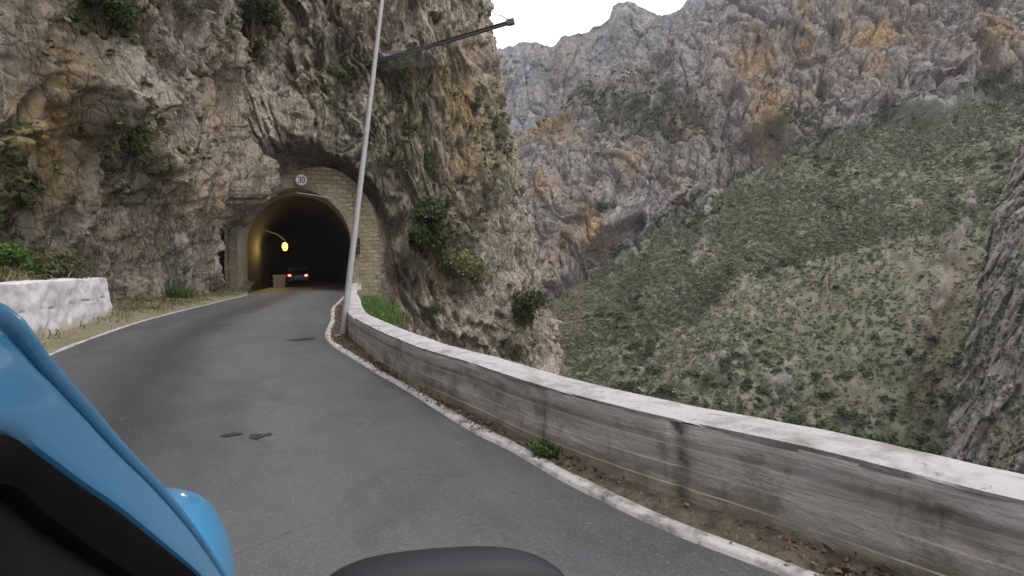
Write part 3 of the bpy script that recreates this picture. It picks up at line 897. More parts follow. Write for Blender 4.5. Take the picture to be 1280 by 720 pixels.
# ---- speed sign above the arch
sg = empty('speed_limit_sign', pw(.4, -.40, 6.9), TH, label='small round speed limit sign reading 30 above the tunnel arch', cat='road sign')
s_ = MB(); s_.lathe([(0, -.0), (.40, -.0), (.41, .012), (.40, .03), (0, .03)], 32); s_.build('rim', MATS['sign_red'], sg)
s_ = MB(); s_.lathe([(0, -.006), (.325, -.006), (.325, .002)], 32); s_.build('face', MATS['sign_white'], sg)
s_ = MB(); s_.box((-.03, .03, -.3), (.03, .34, .3), .005); s_.build('bracket', MATS['galv'], sg)
dg = MB()
def stroke(pts, w=.055):
    for p, q in zip(pts[:-1], pts[1:]):
        p, q = np.array(p), np.array(q); d = (q - p) / (np.linalg.norm(q - p) + 1e-9); n = np.array([-d[1], d[0]]) * w / 2; p = p - d * w * .3; q = q + d * w * .3
        dg.add([(p[0] + n[0], -.012, p[1] + n[1]), (q[0] + n[0], -.012, q[1] + n[1]), (q[0] - n[0], -.012, q[1] - n[1]), (p[0] - n[0], -.012, p[1] - n[1])], [[0, 1, 2, 3]])
stroke([(-.20, .14), (-.16, .17), (-.09, .17), (-.045, .12), (-.06, .04), (-.11, .01)]); stroke([(-.11, .01), (-.05, -.03), (-.04, -.11), (-.09, -.17), (-.16, -.17), (-.20, -.13)])
stroke([(.115 + .075 * math.sin(a), .17 * math.cos(a)) for a in np.linspace(0, 2 * math.pi, 15)])
dg.build('digits', MATS['sign_black'], sg)

# ---- traffic signal beside the mouth
ts = empty('traffic_signal', pw(3.67, -.45, 2.9), TH, label='small dark traffic signal on the right side of the tunnel arch', cat='traffic light')
t_ = MB(); t_.box((-.16, -.1, -.5), (.16, .14, .5), .03); t_.build('housing', MATS['black_plastic'], ts)
for zz, nm in ((.3, 'red'), (0, 'amber'), (-.3, 'green')):
    l_ = MB(); l_.lathe([(0, -.125), (.08, -.12), (.10, -.10)], 16, 'Y', (0, 0, zz))
    lens = l_.build('lens', m_flat('signal_lens_' + nm, {'red': (.05, .012, .01), 'amber': (.09, .05, .012), 'green': (.02, .06, .03)}[nm], .3, .5), ts)
    v_ = MB()
    K = 9; V = []
    for y0 in (-.10, -.24):
        for k in range(K):
            a = math.pi * k / (K - 1); V.append((.115 * math.cos(a), y0, zz + .115 * math.sin(a)))
    v_.add(V, [[k, k + 1, K + k + 1, K + k] for k in range(K - 1)]); v_.build('visor', MATS['black_plastic'], ts)
t_ = MB(); t_.box((-.03, .14, -.3), (.03, .40, .3)); t_.build('bracket', MATS['galv'], ts)

# ---- lamp, block and dark car inside the tunnel
LP = pw(-1.49, 9.6, 3.18)
lm = empty('tunnel_lamp', LP, TH, label='glowing yellow lamp on a bracket inside the tunnel', cat='lamp')
l_ = MB(); l_.tube([(-1.5, .0, 1.25), (-.55, 0, .95), (0, 0, .5), (.0, 0, .36)], .045, 8); l_.build('bracket', MATS['rust_steel'], lm, True)
l_ = MB(); l_.add([(-.17, -.11, .34), (.12, -.11, .34), (.12, .11, .34), (-.17, .11, .34), (-.19, -.13, .30), (.16, -.13, .30), (.16, .13, .30), (-.19, .13, .30)], [[0, 1, 2, 3], [0, 4, 5, 1], [1, 5, 6, 2], [2, 6, 7, 3], [3, 7, 4, 0], [4, 7, 6, 5]]); l_.build('hood', MATS['rust_steel'], lm)
l_ = MB(); l_.lathe([(0, -.34), (.10, -.31), (.19, -.12), (.20, .06), (.14, .22), (.0, .295)], 14, 'Z'); l_.build('lamp_glass', MATS['lamp_glow'], lm, True)
ld = bpy.data.lights.new('tunnel_lamp_light', 'POINT'); ld.energy = 120; ld.color = (1, .66, .2); ld.shadow_soft_size = .2
lo = bpy.data.objects.new('tunnel_lamp_light', ld); COL.objects.link(lo); lo.parent = lm; lo.location = (-1.0, -.2, -.2)

cb = empty('tunnel_block', pw(-1.85, 9.0, 0), TH, label='beige box-shaped block at the left wall inside the tunnel', cat='block')
c_ = MB(); c_.box((-.42, -.35, 0), (.42, .35, .85), .03); c_.build('block_body', MATS['beige'], cb)
c_ = MB(); c_.box((-.46, -.39, .85), (.46, .39, .95), .02); c_.build('block_cap', MATS['beige'], cb)

# ---------------- generic hatchback
def car(root, X, W, belt, roofz, paint, detail=False, xcowl=1.2, xtail=-1.75):
    """X: nose x.  Lower body loft along x (+x forward, y left)."""
    st = []
    xs = [xtail, xtail + .05, xtail + .2, -1.0, -.4, .2, .8, xcowl, xcowl + .25, X - .45, X - .25, X - .12, X - .04, X]
    for x in xs:
        f = (x - xcowl) / (X - xcowl)
        w = W; zt = belt
        if f > 0:
            w = W - .01 * f - .14 * max(0, (f - .55) / .45) ** 2.2 - .10 * max(0, (f - .85) / .15) ** 2
            zt = belt + .02 * f - .10 * max(0, (f - .45) / .55) ** 2 - .17 * max(0, (f - .82) / .18) ** 2
        if x < xtail + .1: w = W - .07; zt = belt - .03
        st.append((x, w, zt))
    V = []; npr = 0
    for x, w, zt in st:
        half = [(w - .10, .22), (w - .03, .27), (w, .42), (w + .005, .60), (w - .01, zt - .15), (w - .035, zt - .085), (w - .075, zt - .035), (w - .14, zt - .006), (w - .24, zt + .01), (w * .45, zt + .03), (0, zt + .038)]
        row = [(x, -y, z) for y, z in half] + [(x, y, z) for y, z in half[::-1][1:]]
        npr = len(row); V += row
    F = [[i * npr + k, i * npr + k + 1, (i + 1) * npr + k + 1, (i + 1) * npr + k] for i in range(len(st) - 1) for k in range(npr - 1)]
    F += [list(range(npr)), [(len(st) - 1) * npr + k for k in range(npr)][::-1]]
    F += [[i * npr, (i + 1) * npr, (i + 1) * npr + npr - 1, i * npr + npr - 1] for i in range(len(st) - 1)]
    b = MB(); b.add(V, F); body = b.build('body', paint, root, True)
    md = body.modifiers.new('sub', 'SUBSURF'); md.levels = 2; md.render_levels = 2
    # wheels
    for wx in (xtail + .55, X - .62):
        for sy in (-1, 1):
            wr = empty('wheel', (wx, sy * (W - .055), .29)); wr.parent = root
            t = MB(); t.lathe([(.18, -.10), (.26, -.105), (.29, -.07), (.29, .07), (.26, .105), (.18, .10)], 28); t.build('tyre', MATS['tyre'], wr, True)
            r_ = MB(); r_.lathe([(.0, sy * .06), (.06, sy * .07), (.07, sy * .05), (.16, sy * .06), (.19, sy * .09), (.19, -sy * .09)], 20); r_.build('rim', MATS['alloy'], wr, True)
            a_ = MB(); a_.lathe([(.295, sy * .055), (.325, sy * .06), (.33, sy * .055), (.325, sy * .03)], 28); a_.build('arch_trim', MATS['black_plastic'], wr, True)
    return body

# the dark car ahead in the tunnel
cp = pw(-.62, 10.6, 0.03)
dc = empty('car', cp, TH + math.pi / 2 + math.radians(3), label='small dark car with red tail lights lit, driving in the tunnel', cat='car')
car(dc, 1.9, .80, .93, 1.42, MATS['darkcar'])
g_ = MB()
def cabin(mb, W, belt, roofz, x0, x1, x2, x3, ins=.14):
    b_ = [(x0, -(W - .04), belt), (x3, -(W - .04), belt), (x3, W - .04, belt), (x0, W - .04, belt)]
    t_ = [(x1, -(W - ins), roofz), (x2, -(W - ins), roofz), (x2, W - ins, roofz), (x1, W - ins, roofz)]
    mb.add(b_ + t_, [[0, 1, 5, 4], [1, 2, 6, 5], [2, 3, 7, 6], [3, 0, 4, 7]])
cabin(g_, .80, .90, 1.38, -1.72, -1.45, .25, .95); g_.build('glasshouse', MATS['glass'], dc)
r_ = MB(); r_.box((-1.5, -.66, 1.37), (.28, .66, 1.44), .03); r_.build('roof', MATS['darkcar'], dc, True)
for sy in (-1, 1):
    tl = MB(); tl.box((-1.79, sy * .60 - .12, .82), (-1.70, sy * .60 + .12, .98), .03); tlo = tl.build('tail_light', MATS['tail_glow'], dc)
    tk = MB(); tk.box((-1.80, sy * .60 - .06, .86), (-1.78, sy * .60 + .06, .94), .008); tk.build('bulb', MATS['tail_core'], tlo)
pl = MB(); pl.box((-1.775, -.25, .72), (-1.76, .25, .82)); pl.build('number_plate', MATS['plate'], dc)
bp_ = MB(); bp_.box((-1.82, -.76, .32), (-1.62, .76, .52), .04); bp_.build('bumper', MATS['rubber'], dc)

# ---------------- blue car the camera rides beside
TC = math.radians(26)
hd = np.array([-math.sin(TC), math.cos(TC)]); rt = np.array([math.cos(TC), math.sin(TC)])
CW = .81
org = -rt * CW                                        # centre line of the car abeam of the camera
bc = empty('hatchback_car', (org[0], org[1], .016), TC + math.pi / 2, label='sky blue car at the left edge, with black window seal and door mirror', cat='car')
car(bc, 2.25, CW - .012, .835, 1.5, MATS['blue'])
def side(sgn):
    def cv(pts):
        k = np.array(pts, float); k[:, 1] *= sgn; k[:, 2] -= .03
        return resample(catmull(k, 12), 90)
    E1 = cv([(-1.35, .60, 1.47), (-.6, .632, 1.515), (.1, .642, 1.512), (.40, .645, 1.503), (.547, .646, 1.477), (.648, .645, 1.424), (.769, .648, 1.357), (.919, .659, 1.261), (1.098, .68, 1.14), (1.293, .714, .979), (1.474, .752, .802), (1.595, .78, .67)])
    E2 = cv([(-1.37, .64, 1.40), (-.6, .668, 1.435), (.1, .668, 1.43), (.37, .655, 1.42), (.522, .652, 1.397), (.611, .652, 1.351), (.72, .656, 1.287), (.848, .669, 1.205), (1.015, .692, 1.083), (1.178, .722, .954), (1.31, .748, .84), (1.42, .775, .72)])
    E3 = cv([(-1.38, .66, 1.36), (-.6, .685, 1.39), (.1, .684, 1.39), (.35, .670, 1.385), (.484, .663, 1.366), (.574, .661, 1.31), (.671, .664, 1.243), (.80, .675, 1.149), (.928, .687, 1.059), (1.054, .703, .967), (1.17, .73, .86), (1.25, .76, .75)])
    E4 = np.c_[E3[:, 0] - .02, np.full(len(E3), sgn * (CW - .055)), np.minimum(.83, E3[:, 2] - .01)]
    out = np.array([-.5, sgn * .7, .5]); out /= np.linalg.norm(out)
    def band(A, B, fs, name, mat, n_in=0.0):
        V = np.stack([A * (1 - f) + B * f + out * h for f, h in fs], 1).reshape(-1, 3)
        mb = MB(); mb.add(V, grid_faces(len(A), len(fs)).tolist()); return mb.build(name, mat, bc, True)
    band(E1, E2, [(.10, -.012), (.115, .0), (.14, .0035)] + [(f, .004 + .003 * math.sin(math.pi * f)) for f in np.linspace(.2, .9, 8)] + [(.96, .002), (1.0, -.010)], 'pillar', MATS['blue'])
    bd = MB(); bd.tube([tuple(p + out * .002) for p in E1], .0085, 10); bd.build('drip_rail', MATS['blue'], bc, True)
    band(E2, E3, [(.0, -.012), (.03, -.004), (.08, .002)] + [(f, .002 + .006 * math.sin(math.pi * f)) for f in np.linspace(.15, .95, 8)] + [(1.0, -.006), (1.0, -.02)], 'window_seal', MATS['rubber'])
    gk = E3[:, 0] < 1.15
    V = np.stack([(E3 - out * .012)[gk], ((E3 + E4) / 2 - out * .004)[gk], E4[gk]], 1).reshape(-1, 3)
    mb = MB(); mb.add(V, grid_faces(int(gk.sum()), 3).tolist()); mb.build('side_window', MATS['glass'], bc, True)
    belt = MB(); belt.box((-1.45, min(sgn * (CW - .075), sgn * (CW - .035)), .835), (1.16, max(sgn * (CW - .075), sgn * (CW - .035)), .865), .01); belt.build('belt_trim', MATS['rubber'], bc)
    hn = MB(); hn.tube([(-.55, sgn * (CW - .0), .74), (-.55, sgn * (CW + .035), .745), (-.36, sgn * (CW + .035), .745), (-.36, sgn * CW, .74)], .014, 8); hn.build('door_handle', MATS['black_plastic'], bc, True)
    # door mirror
    mr = empty('door_mirror', (.0, 0, 0)); mr.parent = bc
    yc = sgn * (CW + .275)
    shell = MB(); K = 18; V = []; ringsx = [(-.035, .175, .125), (-.02, .205, .145), (.02, .205, .145), (.06, .185, .13), (.10, .14, .095), (.125, .07, .05)]
    for (dx, ry, rz) in ringsx:
        for k in range(K):
            a = 2 * math.pi * k / K; ca, sa = math.cos(a), math.sin(a)
            ex = .62
            V.append((.80 + dx + -.30 * sgn * math.copysign(abs(ca) ** ex, ca) * ry, yc + math.copysign(abs(ca) ** ex, ca) * ry, (.902) + math.copysign(abs(sa) ** ex, sa) * rz))
    F = [[i * K + k, i * K + (k + 1) % K, (i + 1) * K + (k + 1) % K, (i + 1) * K + k] for i in range(len(ringsx) - 1) for k in range(K)]
    F.append([(len(ringsx) - 1) * K + k for k in range(K)])
    shell.add(V, F); so = shell.build('mirror_shell', MATS['black_plastic'], mr, True)
    md = so.modifiers.new('sub', 'SUBSURF'); md.levels = 2; md.render_levels = 2
    gm = MB(); V = []
    for (dx, sc_) in ((-.022, .93), (-.022, 0.0)):
        for k in range(K):
            a = 2 * math.pi * k / K; ca, sa = math.cos(a), math.sin(a)
            V.append((.80 + dx + -.30 * sgn * math.copysign(abs(ca) ** .62, ca) * .185 * sc_, yc + math.copysign(abs(ca) ** .62, ca) * .185 * sc_, (.902) + math.copysign(abs(sa) ** .62, sa) * .125 * sc_))
    gm.add(V[:K], [list(range(K))]); gm.build('mirror_glass', MATS['dash'], mr)
    ar = MB(); ar.tube([(1.02, sgn * (CW - .05), .80), (.95, sgn * (CW + .03), .78), (.84, yc - sgn * .15, .78)], [.04, .03, .03], 10); ar.build('mirror_arm', MATS['black_plastic'], mr, True)
side(-1); side(1)
# roof, windscreens, interior
rx = np.array([-1.42, -1.2, -.6, .1, .40, .5]); V = []
for x in rx:
    zt = np.interp(x, [-1.42, -1.2, -.6, .1, .40, .5], [1.42, 1.45, 1.485, 1.483, 1.47, 1.44])
    for y in np.linspace(-.64, .64, 13):
        V.append((x, y, zt + .035 * (1 - (y / .64) ** 2)))
mb = MB(); mb.add(V, grid_faces(len(rx), 13).tolist()); mb.build('roof', MATS['blue'], bc, True)
V = []
for f in np.linspace(0, 1, 6):
    x = .47 + f * .78; z = 1.44 - f * .52; hw = .60 + .075 * f
    for y in np.linspace(-1, 1, 11): V.append((x + .06 * (1 - y * y), y * hw, z + .01 * (1 - y * y)))
mb = MB(); mb.add(V, grid_faces(6, 11).tolist()); mb.build('windscreen', MATS['glass'], bc, True)
mb = MB(); mb.add([(-1.42, -.62, 1.43), (-1.42, .62, 1.43), (-1.72, .70, .88), (-1.72, -.70, .88)], [[0, 1, 2, 3]]); mb.build('rear_window', MATS['glass'], bc)
mb = MB(); mb.tube([(1.30, -.35, .935), (1.22, .25, .955)], .008, 6); mb.tube([(1.30, .1, .94), (1.22, .6, .93)], .008, 6); mb.build('wiper', MATS['black_plastic'], bc)
for sy in (-1, 1):
    hl = MB(); hl.lathe([(0, .05), (.07, .045), (.10, .01), (.10, -.05)], 20, 'X', (2.02, sy * .54, .62)); hl.build('headlight', MATS['white_plastic'], bc, True)
    tl = MB(); tl.box((-1.80, sy * .68 - .07, .62), (-1.72, sy * .68 + .07, .86), .02); tl.build('tail_light', MATS['sign_red'], bc)
    hg = MB()
    pth = [(1.36, sy * .62, .900), (1.55, sy * .615, .892), (1.75, sy * .60, .872), (1.9, sy * .57, .83)]
bm_ = MB(); bm_.box((1.98, -.55, .30), (2.15, .55, .45), .05); bm_.build('bumper', MATS['blue'], bc, True)

# ---- verge and bank on the left, white wall
vA = resample(LE[:320] - normals2(LE[:320]) * .06, 700)
ci_ = nearest_on(CBr, vA)
cib = np.maximum.accumulate(ci_)
vB = CBr[cib] - CN[cib] * 1.8
vB = np.stack([smooth1(vB[:, 0], 30), smooth1(vB[:, 1], 30)], 1)
LWp = [(2.0, -8.9), (-1.6, -3.9), (-3.8, -.2), (-6.2, 4.6), (-8.25, 8.3), (-9.35, 10.8), (-10.7, 13.9), (-11.85, 16.5)]
LW = resample(catmull(LWp), 520); LN = -normals2(LW); ls = arclen(LW)   # LN points away from the road
behind = np.zeros(700)
def verge_z(P, t, i):
    j = nearest_on(LW, P)
    side_ = ((P - LW[j]) * LN[j]).sum(1)
    along = sstep(ls[-1] + .8, ls[-1] - .9, ls[j] + ((P - LW[j]) ** 2).sum(1) ** .5 * (j >= len(LW) - 2))
    z = .02 + .55 * t ** 1.2 + .05 * fbm(np.c_[P * 2.2, P[:, :1] * 0], 4) * sstep(0, .1, t) - .05 * (t < .01)
    zb = 1.05 + .22 * np.clip(side_ - .3, 0, 4) + .12 * fbm(np.c_[P * 1.5, P[:, :1] * 0 + 4], 3)
    k = sstep(.22, .5, side_) * (j < len(LW) - 1)
    edge = 1 - sstep(ls[-1] - 2.2, ls[-1] - .3, ls[j])
    return z * (1 - k * edge) + zb * k * edge
VG = loft(vA, vB, 44, 'verge', MATS['verge'], verge_z)

wl = empty('roadside_wall', (*LW[-60], 0), label='thick cracked whitewashed wall at the left roadside, below the cliff', cat='wall')
off = np.array([*LW[-60], 0])
zz = np.concatenate([np.linspace(-.15, 1.14, 34)])
Sg, Zg = np.meshgrid(ls, zz, indexing='ij')
q = np.stack([Sg.ravel(), Zg.ravel() * 1.5, np.zeros(Sg.size)], 1)
ht = 1.20 + .04 * perlin(np.stack([ls * .9, ls * 0, ls * 0 + 2], 1)) + .03 * perlin(np.stack([ls * 3.1, ls * 0, ls * 0], 1))
wob = .035 * perlin(np.stack([ls * .8, ls * 0 + 8, ls * 0], 1)) + .02 * perlin(np.stack([ls * 3, ls * 0 + 18, ls * 0], 1))
crk = np.exp(-((Zg - (.62 + wob[:, None] * 2.0)) / .014) ** 2) * sstep(-.25, .15, perlin(np.stack([ls * 1.1, ls * 0 + 3, ls * 0], 1)))[:, None]
for s0 in np.arange(ls[-1] - 1.6, 0, -1.9):
    crk = np.maximum(crk, .5 * np.exp(-((Sg - s0 - .08 * np.sin(Zg * 7 + s0)) / .02) ** 2) * sstep(.5, .9, Zg + .4 * math.sin(s0 * 5)))
dsp = -(perlin(q * .9).reshape(Sg.shape) * .06 + perlin(q * 3.1).reshape(Sg.shape) * .03 + perlin(q * 9).reshape(Sg.shape) * .010) + crk * .03 + .10 * (Zg / 1.2)
Zs = Zg / 1.14 * ht[:, None]
Pn = LW[:, None, :] + LN[:, None, :] * dsp[..., None]
front = np.concatenate([Pn, Zs[..., None]], 2)
TT = .55
tops = []
for f in (.04, .14, .3, .46, TT - .03, TT):
    zt = ht - (.012 if f < .1 else 0) + .02 * perlin(np.stack([ls * 2.5, ls * 0 + f * 7, ls * 0], 1)) - (.05 if f >= TT else 0) + .02
    tops.append(np.concatenate([LW + LN * (f + .09), zt[:, None]], 1))
bk = np.concatenate([LW + LN * (TT + .10), np.full((len(ls), 1), -.15)], 1)
prof = np.concatenate([front] + [t[:, None] for t in tops] + [bk[:, None]], 1)
npf = prof.shape[1]
Vw = prof.reshape(-1, 3)
crw = np.concatenate([crk, np.zeros((len(ls), 7))], 1).ravel()
# rough end face
F = grid_faces(len(ls), npf, True)
ek = (len(ls) - 1) * npf
o = mobj('masonry', Vw, F.tolist() + [[ek + i for i in range(npf)]], MATS['whitewall'], wl, True, {'crack': crw}, np.stack([np.repeat(ls, npf), Vw[:, 2]], 1), off)
try: o.data.set_sharp_from_angle(angle=math.radians(45))
except Exception: pass

# ---- embankment below the parapet and gorge floor
eA = resample(WF + WN * .30, 420); eN = normals2(eA)
nE = 46; te = np.linspace(0, 1, nE)
prof_o = 13 * te ** 1.15; prof_z = -.15 - 34 * te ** 1.05
farw = sstep(s_at((-2.0, 8.5)), s_at((-4.5, 15.5)), np.linspace(0, ws[-1], 420))
EP = np.concatenate([eA[:, None, :] + eN[:, None, :] * prof_o[None, :, None], np.broadcast_to(prof_z[None, :, None], (420, nE, 1))], 2)
ledge = farw[:, None] * (1 - sstep(.0, .12, te))[None, :]
EP[..., 2] += ledge * .40
EPf = EP.reshape(-1, 3)
amp = np.tile(sstep(0, .12, te), 420)
dE = (ridged(EPf * .35, 3) * 1.1 + fbm(EPf * 1.3, 3) * .4) * amp
EPf = EPf + np.c_[np.repeat(eN, nE, 0) * dE[:, None] * .7, -np.abs(dE) * .5]
em = mobj('embankment', EPf, grid_faces(420, nE), MATS['embank'], None, True, {'ochre': np.full(len(EPf), .2), 'veg': np.full(len(EPf), .6)})
tag(em, kind='structure')
gx = np.linspace(-220, 420, 60); gy = np.linspace(-220, 520, 60)
GX, GY = np.meshgrid(gx, gy, indexing='ij')
gf = np.c_[GX.ravel(), GY.ravel(), -46 + 2.5 * fbm(np.c_[GX.ravel() * .02, GY.ravel() * .02, GX.ravel() * 0], 3)]
tag(mobj('ground', gf, grid_faces(60, 60), MATS['floor'], None, True), kind='structure')

# ---- far side of the gorge
cols = [  # px x : profile of (px y, distance): foot, lower slope, foot of rock, mid rock, ridge
    (470, (640, 92), (520, 118), (440, 138), (270, 165), (215, 186)),
    (600, (600, 94), (500, 112), (415, 134), (255, 160), (200, 182)),
    (660, (590, 92), (480, 111), (395, 132), (235, 158), (175, 180)),
    (720, (585, 90), (455, 110), (362, 131), (210, 154), (135, 178)),
    (790, (590, 86), (430, 108), (322, 130), (185, 150), (98, 176)),
    (850, (600, 83), (405, 106), (285, 129), (165, 149), (72, 175)),
    (900, (615, 80), (370, 106), (243, 129), (130, 148), (8, 174)),
    (960, (640, 78), (345, 105), (208, 129), (100, 148), (-50, 176)),
    (1040, (665, 75), (320, 104), (180, 128), (70, 147), (-95, 180)),
    (1130, (690, 72), (300, 103), (154, 128), (40, 146), (-140, 182)),
    (1210, (715, 69), (290, 101), (140, 127), (10, 145), (-190, 184)),
    (1290, (745, 66), (270, 99), (122, 126), (-20, 144), (-230, 186)),
    (1450, (820, 60), (240, 95), (90, 122), (-60, 140), (-300, 182)),
    (1560, (900, 56), (215, 90), (50, 118), (-110, 136), (-360, 178)),
]
ctrl = np.array([[D(c[0], y, d) for (y, d) in c[1:]] for c in cols])         # (cols, 5, 3)
nS = 860
fine = np.stack([resample(catmull(ctrl[:, k, :], 30), nS) for k in range(5)], 1)   # (nS,5,3)
tvals = np.concatenate([np.linspace(0, 1, 70, endpoint=False), np.linspace(1, 2, 150, endpoint=False), np.linspace(2, 3, 150, endpoint=False), np.linspace(3, 4, 120)])
rowB = 220
kk = np.minimum(tvals.astype(int), 3); ff = tvals - kk
MG = fine[:, kk, :] * (1 - ff)[None, :, None] + fine[:, kk + 1, :] * ff[None, :, None]
nT = len(tvals)
# normals of the undisplaced sheet
du = np.gradient(MG, axis=0); dv = np.gradient(MG, axis=1)
dv = np.stack([smooth1(dv[:, :, k].T, 12).T for k in range(3)], 2)
MN = np.cross(du, dv); MN /= np.linalg.norm(MN, axis=2)[..., None] + 1e-9
if MN[nS // 2, nT // 2, 1] > 0: MN = -MN
MGf = MG.reshape(-1, 3); MNf = MN.reshape(-1, 3)
mx, my, mf = project(MGf)
T_ = np.tile(tvals, nS)
rock_t = sstep(1.94, 2.04, T_ + .10 * fbm(MGf * .06, 3))
def mblob(px, py, rx, ry, rot=0.0):
    a = math.radians(rot); ddx, ddy = mx - px, my - py
    x_ = ddx * math.cos(a) + ddy * math.sin(a); y_ = -ddx * math.sin(a) + ddy * math.cos(a)
    return np.exp(-(x_ / rx) ** 2 - (y_ / ry) ** 2)
def mline(pts, w):
    best = np.full(len(mx), 1e9)
    for (p, q) in zip(pts[:-1], pts[1:]):
        p, q = np.array(p, float), np.array(q, float); d = q - p; L2 = d @ d
        t = np.clip(((mx - p[0]) * d[0] + (my - p[1]) * d[1]) / L2, 0, 1)
        best = np.minimum(best, np.hypot(mx - p[0] - t * d[0], my - p[1] - t * d[1]))
    return np.exp(-(best / w) ** 2)
wq = MGf + np.stack([fbm(MGf * .035 + 7, 2), fbm(MGf * .035 + 57, 2), fbm(MGf * .035 + 97, 2)], 1) * 9
Qm = wq * np.array([1, 1, .6])
m1, m2, mc = worley(Qm * .16)
m1b, m2b, mcb = worley(Qm * .5 + 8)
dr = ridged(Qm * .035, 2) * 4.6 + ridged(Qm * .11 + 4, 4, .55) * 2.2 + fbm(Qm * .06 + 70, 3) * 2.8 + (mc - .5) * 2.4 - .8 * np.exp(-(m2 - m1) * 9) + (mcb - .5) * .35 + (.4 - m1b) * .3 + fbm(MGf * .9, 4, .6) * .45
dr -= 1.3 * sstep(.3, .6, fbm(Qm * .16 + 33, 3))
# tilted beds that step back as ledges, and joints running down the face
bed = MGf[:, 2] * .16 + MGf[:, 0] * .045 + fbm(MGf * .05 + 11, 3) * .55
dr += (np.abs((bed % 1) - .5) * 2 - .5) * .5 * sstep(-.1, .4, fbm(MGf * .04 + 71, 2))
jt = (MGf + (wq - MGf) * .25) * np.array([.13, .13, .016])
dr -= 2.0 * np.exp(-np.abs(perlin(jt + 5)) * 26) + 1.1 * np.exp(-np.abs(perlin(jt * 2.7 + 15)) * 18)
n1s, n2s, ncs = worley(wq * np.array([1, 1, .45]) * .95 + 4)
dr += (ncs - .5) * .38 - .22 * np.exp(-(n2s - n1s) * 12)
# recesses and overhangs in the rock
edge_n = .28 * fbm(MGf * .12 + 41, 3)
dr -= 4.5 * sstep(.46, .62, mblob(945, 190, 52, 26, -25) + edge_n) + 2.5 * sstep(.4, .6, mblob(915, 150, 20, 45) + edge_n)
dr -= 7.0 * sstep(.45, .6, mblob(1172, 112, 24, 10, -10) + edge_n) + 8.0 * sstep(.45, .6, mblob(1236, 110, 18, 14) + edge_n * .5) + 4.0 * sstep(.45, .6, mblob(1222, 75, 12, 26, -25) + edge_n)
dr -= 4.5 * sstep(.42, .6, mline([(702, 370), (735, 330), (770, 300), (800, 288)], 13) + edge_n)
dr -= 5.0 * sstep(.45, .6, mblob(855, 268, 11, 7) + edge_n) + 4.0 * sstep(.45, .6, mblob(1100, 148, 9, 9) + edge_n) + 3.5 * sstep(.45, .6, mblob(1025, 130, 7, 13) + edge_n) + 4.0 * sstep(.45, .6, mblob(1015, 85, 24, 5) + edge_n)
dr -= 4.0 * sstep(.45, .6, mline([(640, 170), (665, 135)], 6) + edge_n) + 3.5 * sstep(.45, .6, mblob(1040, 55, 10, 18) + edge_n) + 3.5 * sstep(.5, .62, mblob(955, 55, 22, 8, -50) + edge_n)
dr += 2.0 * mline([(690, 200), (760, 120), (830, 88), (880, 40)], 14)
dh = ridged(MGf * np.array([.11, .05, .05]) + 2, 3) * .9 + fbm(MGf * .25, 4) * .55 + fbm(MGf * 1.1, 3) * .22
ribs = np.clip(mline([(892, 262), (882, 305), (862, 345), (838, 372), (815, 402)], 9) * .72 + mline([(985, 455), (965, 500), (955, 530)], 13) * .8 + mline([(905, 430), (880, 465), (860, 480)], 10) * .7 + mline([(1075, 380), (1062, 470), (1060, 530)], 9) * .6 + mline([(820, 440), (800, 475)], 10) * .7 + mline([(1110, 330), (1100, 420)], 7) * .5 + mline([(1208, 258), (1196, 300), (1182, 350), (1168, 400)], 16) + mblob(1092, 196, 26, 10) * .8 + mline([(1100, 300), (1092, 365)], 7) * .55 + mline([(1000, 405), (985, 480)], 9) * .5
              + mblob(950, 500, 16, 30) * .7 + mblob(1010, 345, 24, 14) * .4 + mline([(1150, 395), (1135, 470)], 12) * .4 + mblob(910, 450, 26, 20, -30) * .55 + mline([(960, 390), (935, 440)], 10) * .4 + mblob(775, 450, 22, 30) * .5 + mblob(1050, 450, 16, 50) * .3 + mblob(1250, 170, 30, 20) * .3, 0, 1)
rn = np.clip(fbm(Qm * .12 + 20, 4) * .9 + .55, 0, 1)
ribs = np.clip(ribs * sstep(.25, .75, rn + .35 * fbm(Qm * .45 + 66, 3)) + .65 * sstep(.46, .7, fbm(Qm * .3 + 90, 4)), 0, 1)
dh += .55 * (np.abs(((MGf[:, 2] * .55 + fbm(MGf * .12, 3) * 1.6) % 1) - .5) * 2 - .5)
dh += ribs * (.6 + np.maximum(ridged(Qm * .22 + 4, 4, .55), -.2) * 1.5 + (mcb - .5) * .9 + (.45 - m1b) * 1.0)
dh -= 2.6 * mline([(1188, 330), (1172, 420), (1150, 520)], 18) + 1.4 * mline([(910, 290), (870, 400), (800, 470)], 16)
soil = np.clip(mline([(1195, 330), (1178, 400), (1160, 500)], 15) * .5 + mblob(700, 400, 30, 25) * .4, 0, 1)
dm = dr * rock_t + dh * (1 - rock_t)
MP = MGf + MNf * dm[:, None]
MP[:, 2] += fbm(Qm * .12 + 50, 3) * 1.2 * rock_t
def brow(px, py, rx, ry, rot, out, drop):
    k = mblob(px, py, rx, ry, rot) * rock_t
    MP[:] += MNf * (out * k)[:, None]; MP[:, 2] -= drop * k
brow(950, 160, 46, 13, -25, 4.0, 5.0); brow(1172, 99, 24, 7, -10, 3.0, 3.5); brow(1236, 93, 20, 8, 0, 3.0, 4.0)
brow(760, 290, 45, 9, -35, 3.0, 3.5); brow(715, 340, 22, 8, -50, 2.5, 3.0); brow(855, 260, 14, 5, 0, 2.0, 2.2); brow(1015, 78, 26, 5, 0, 2.0, 2.2)
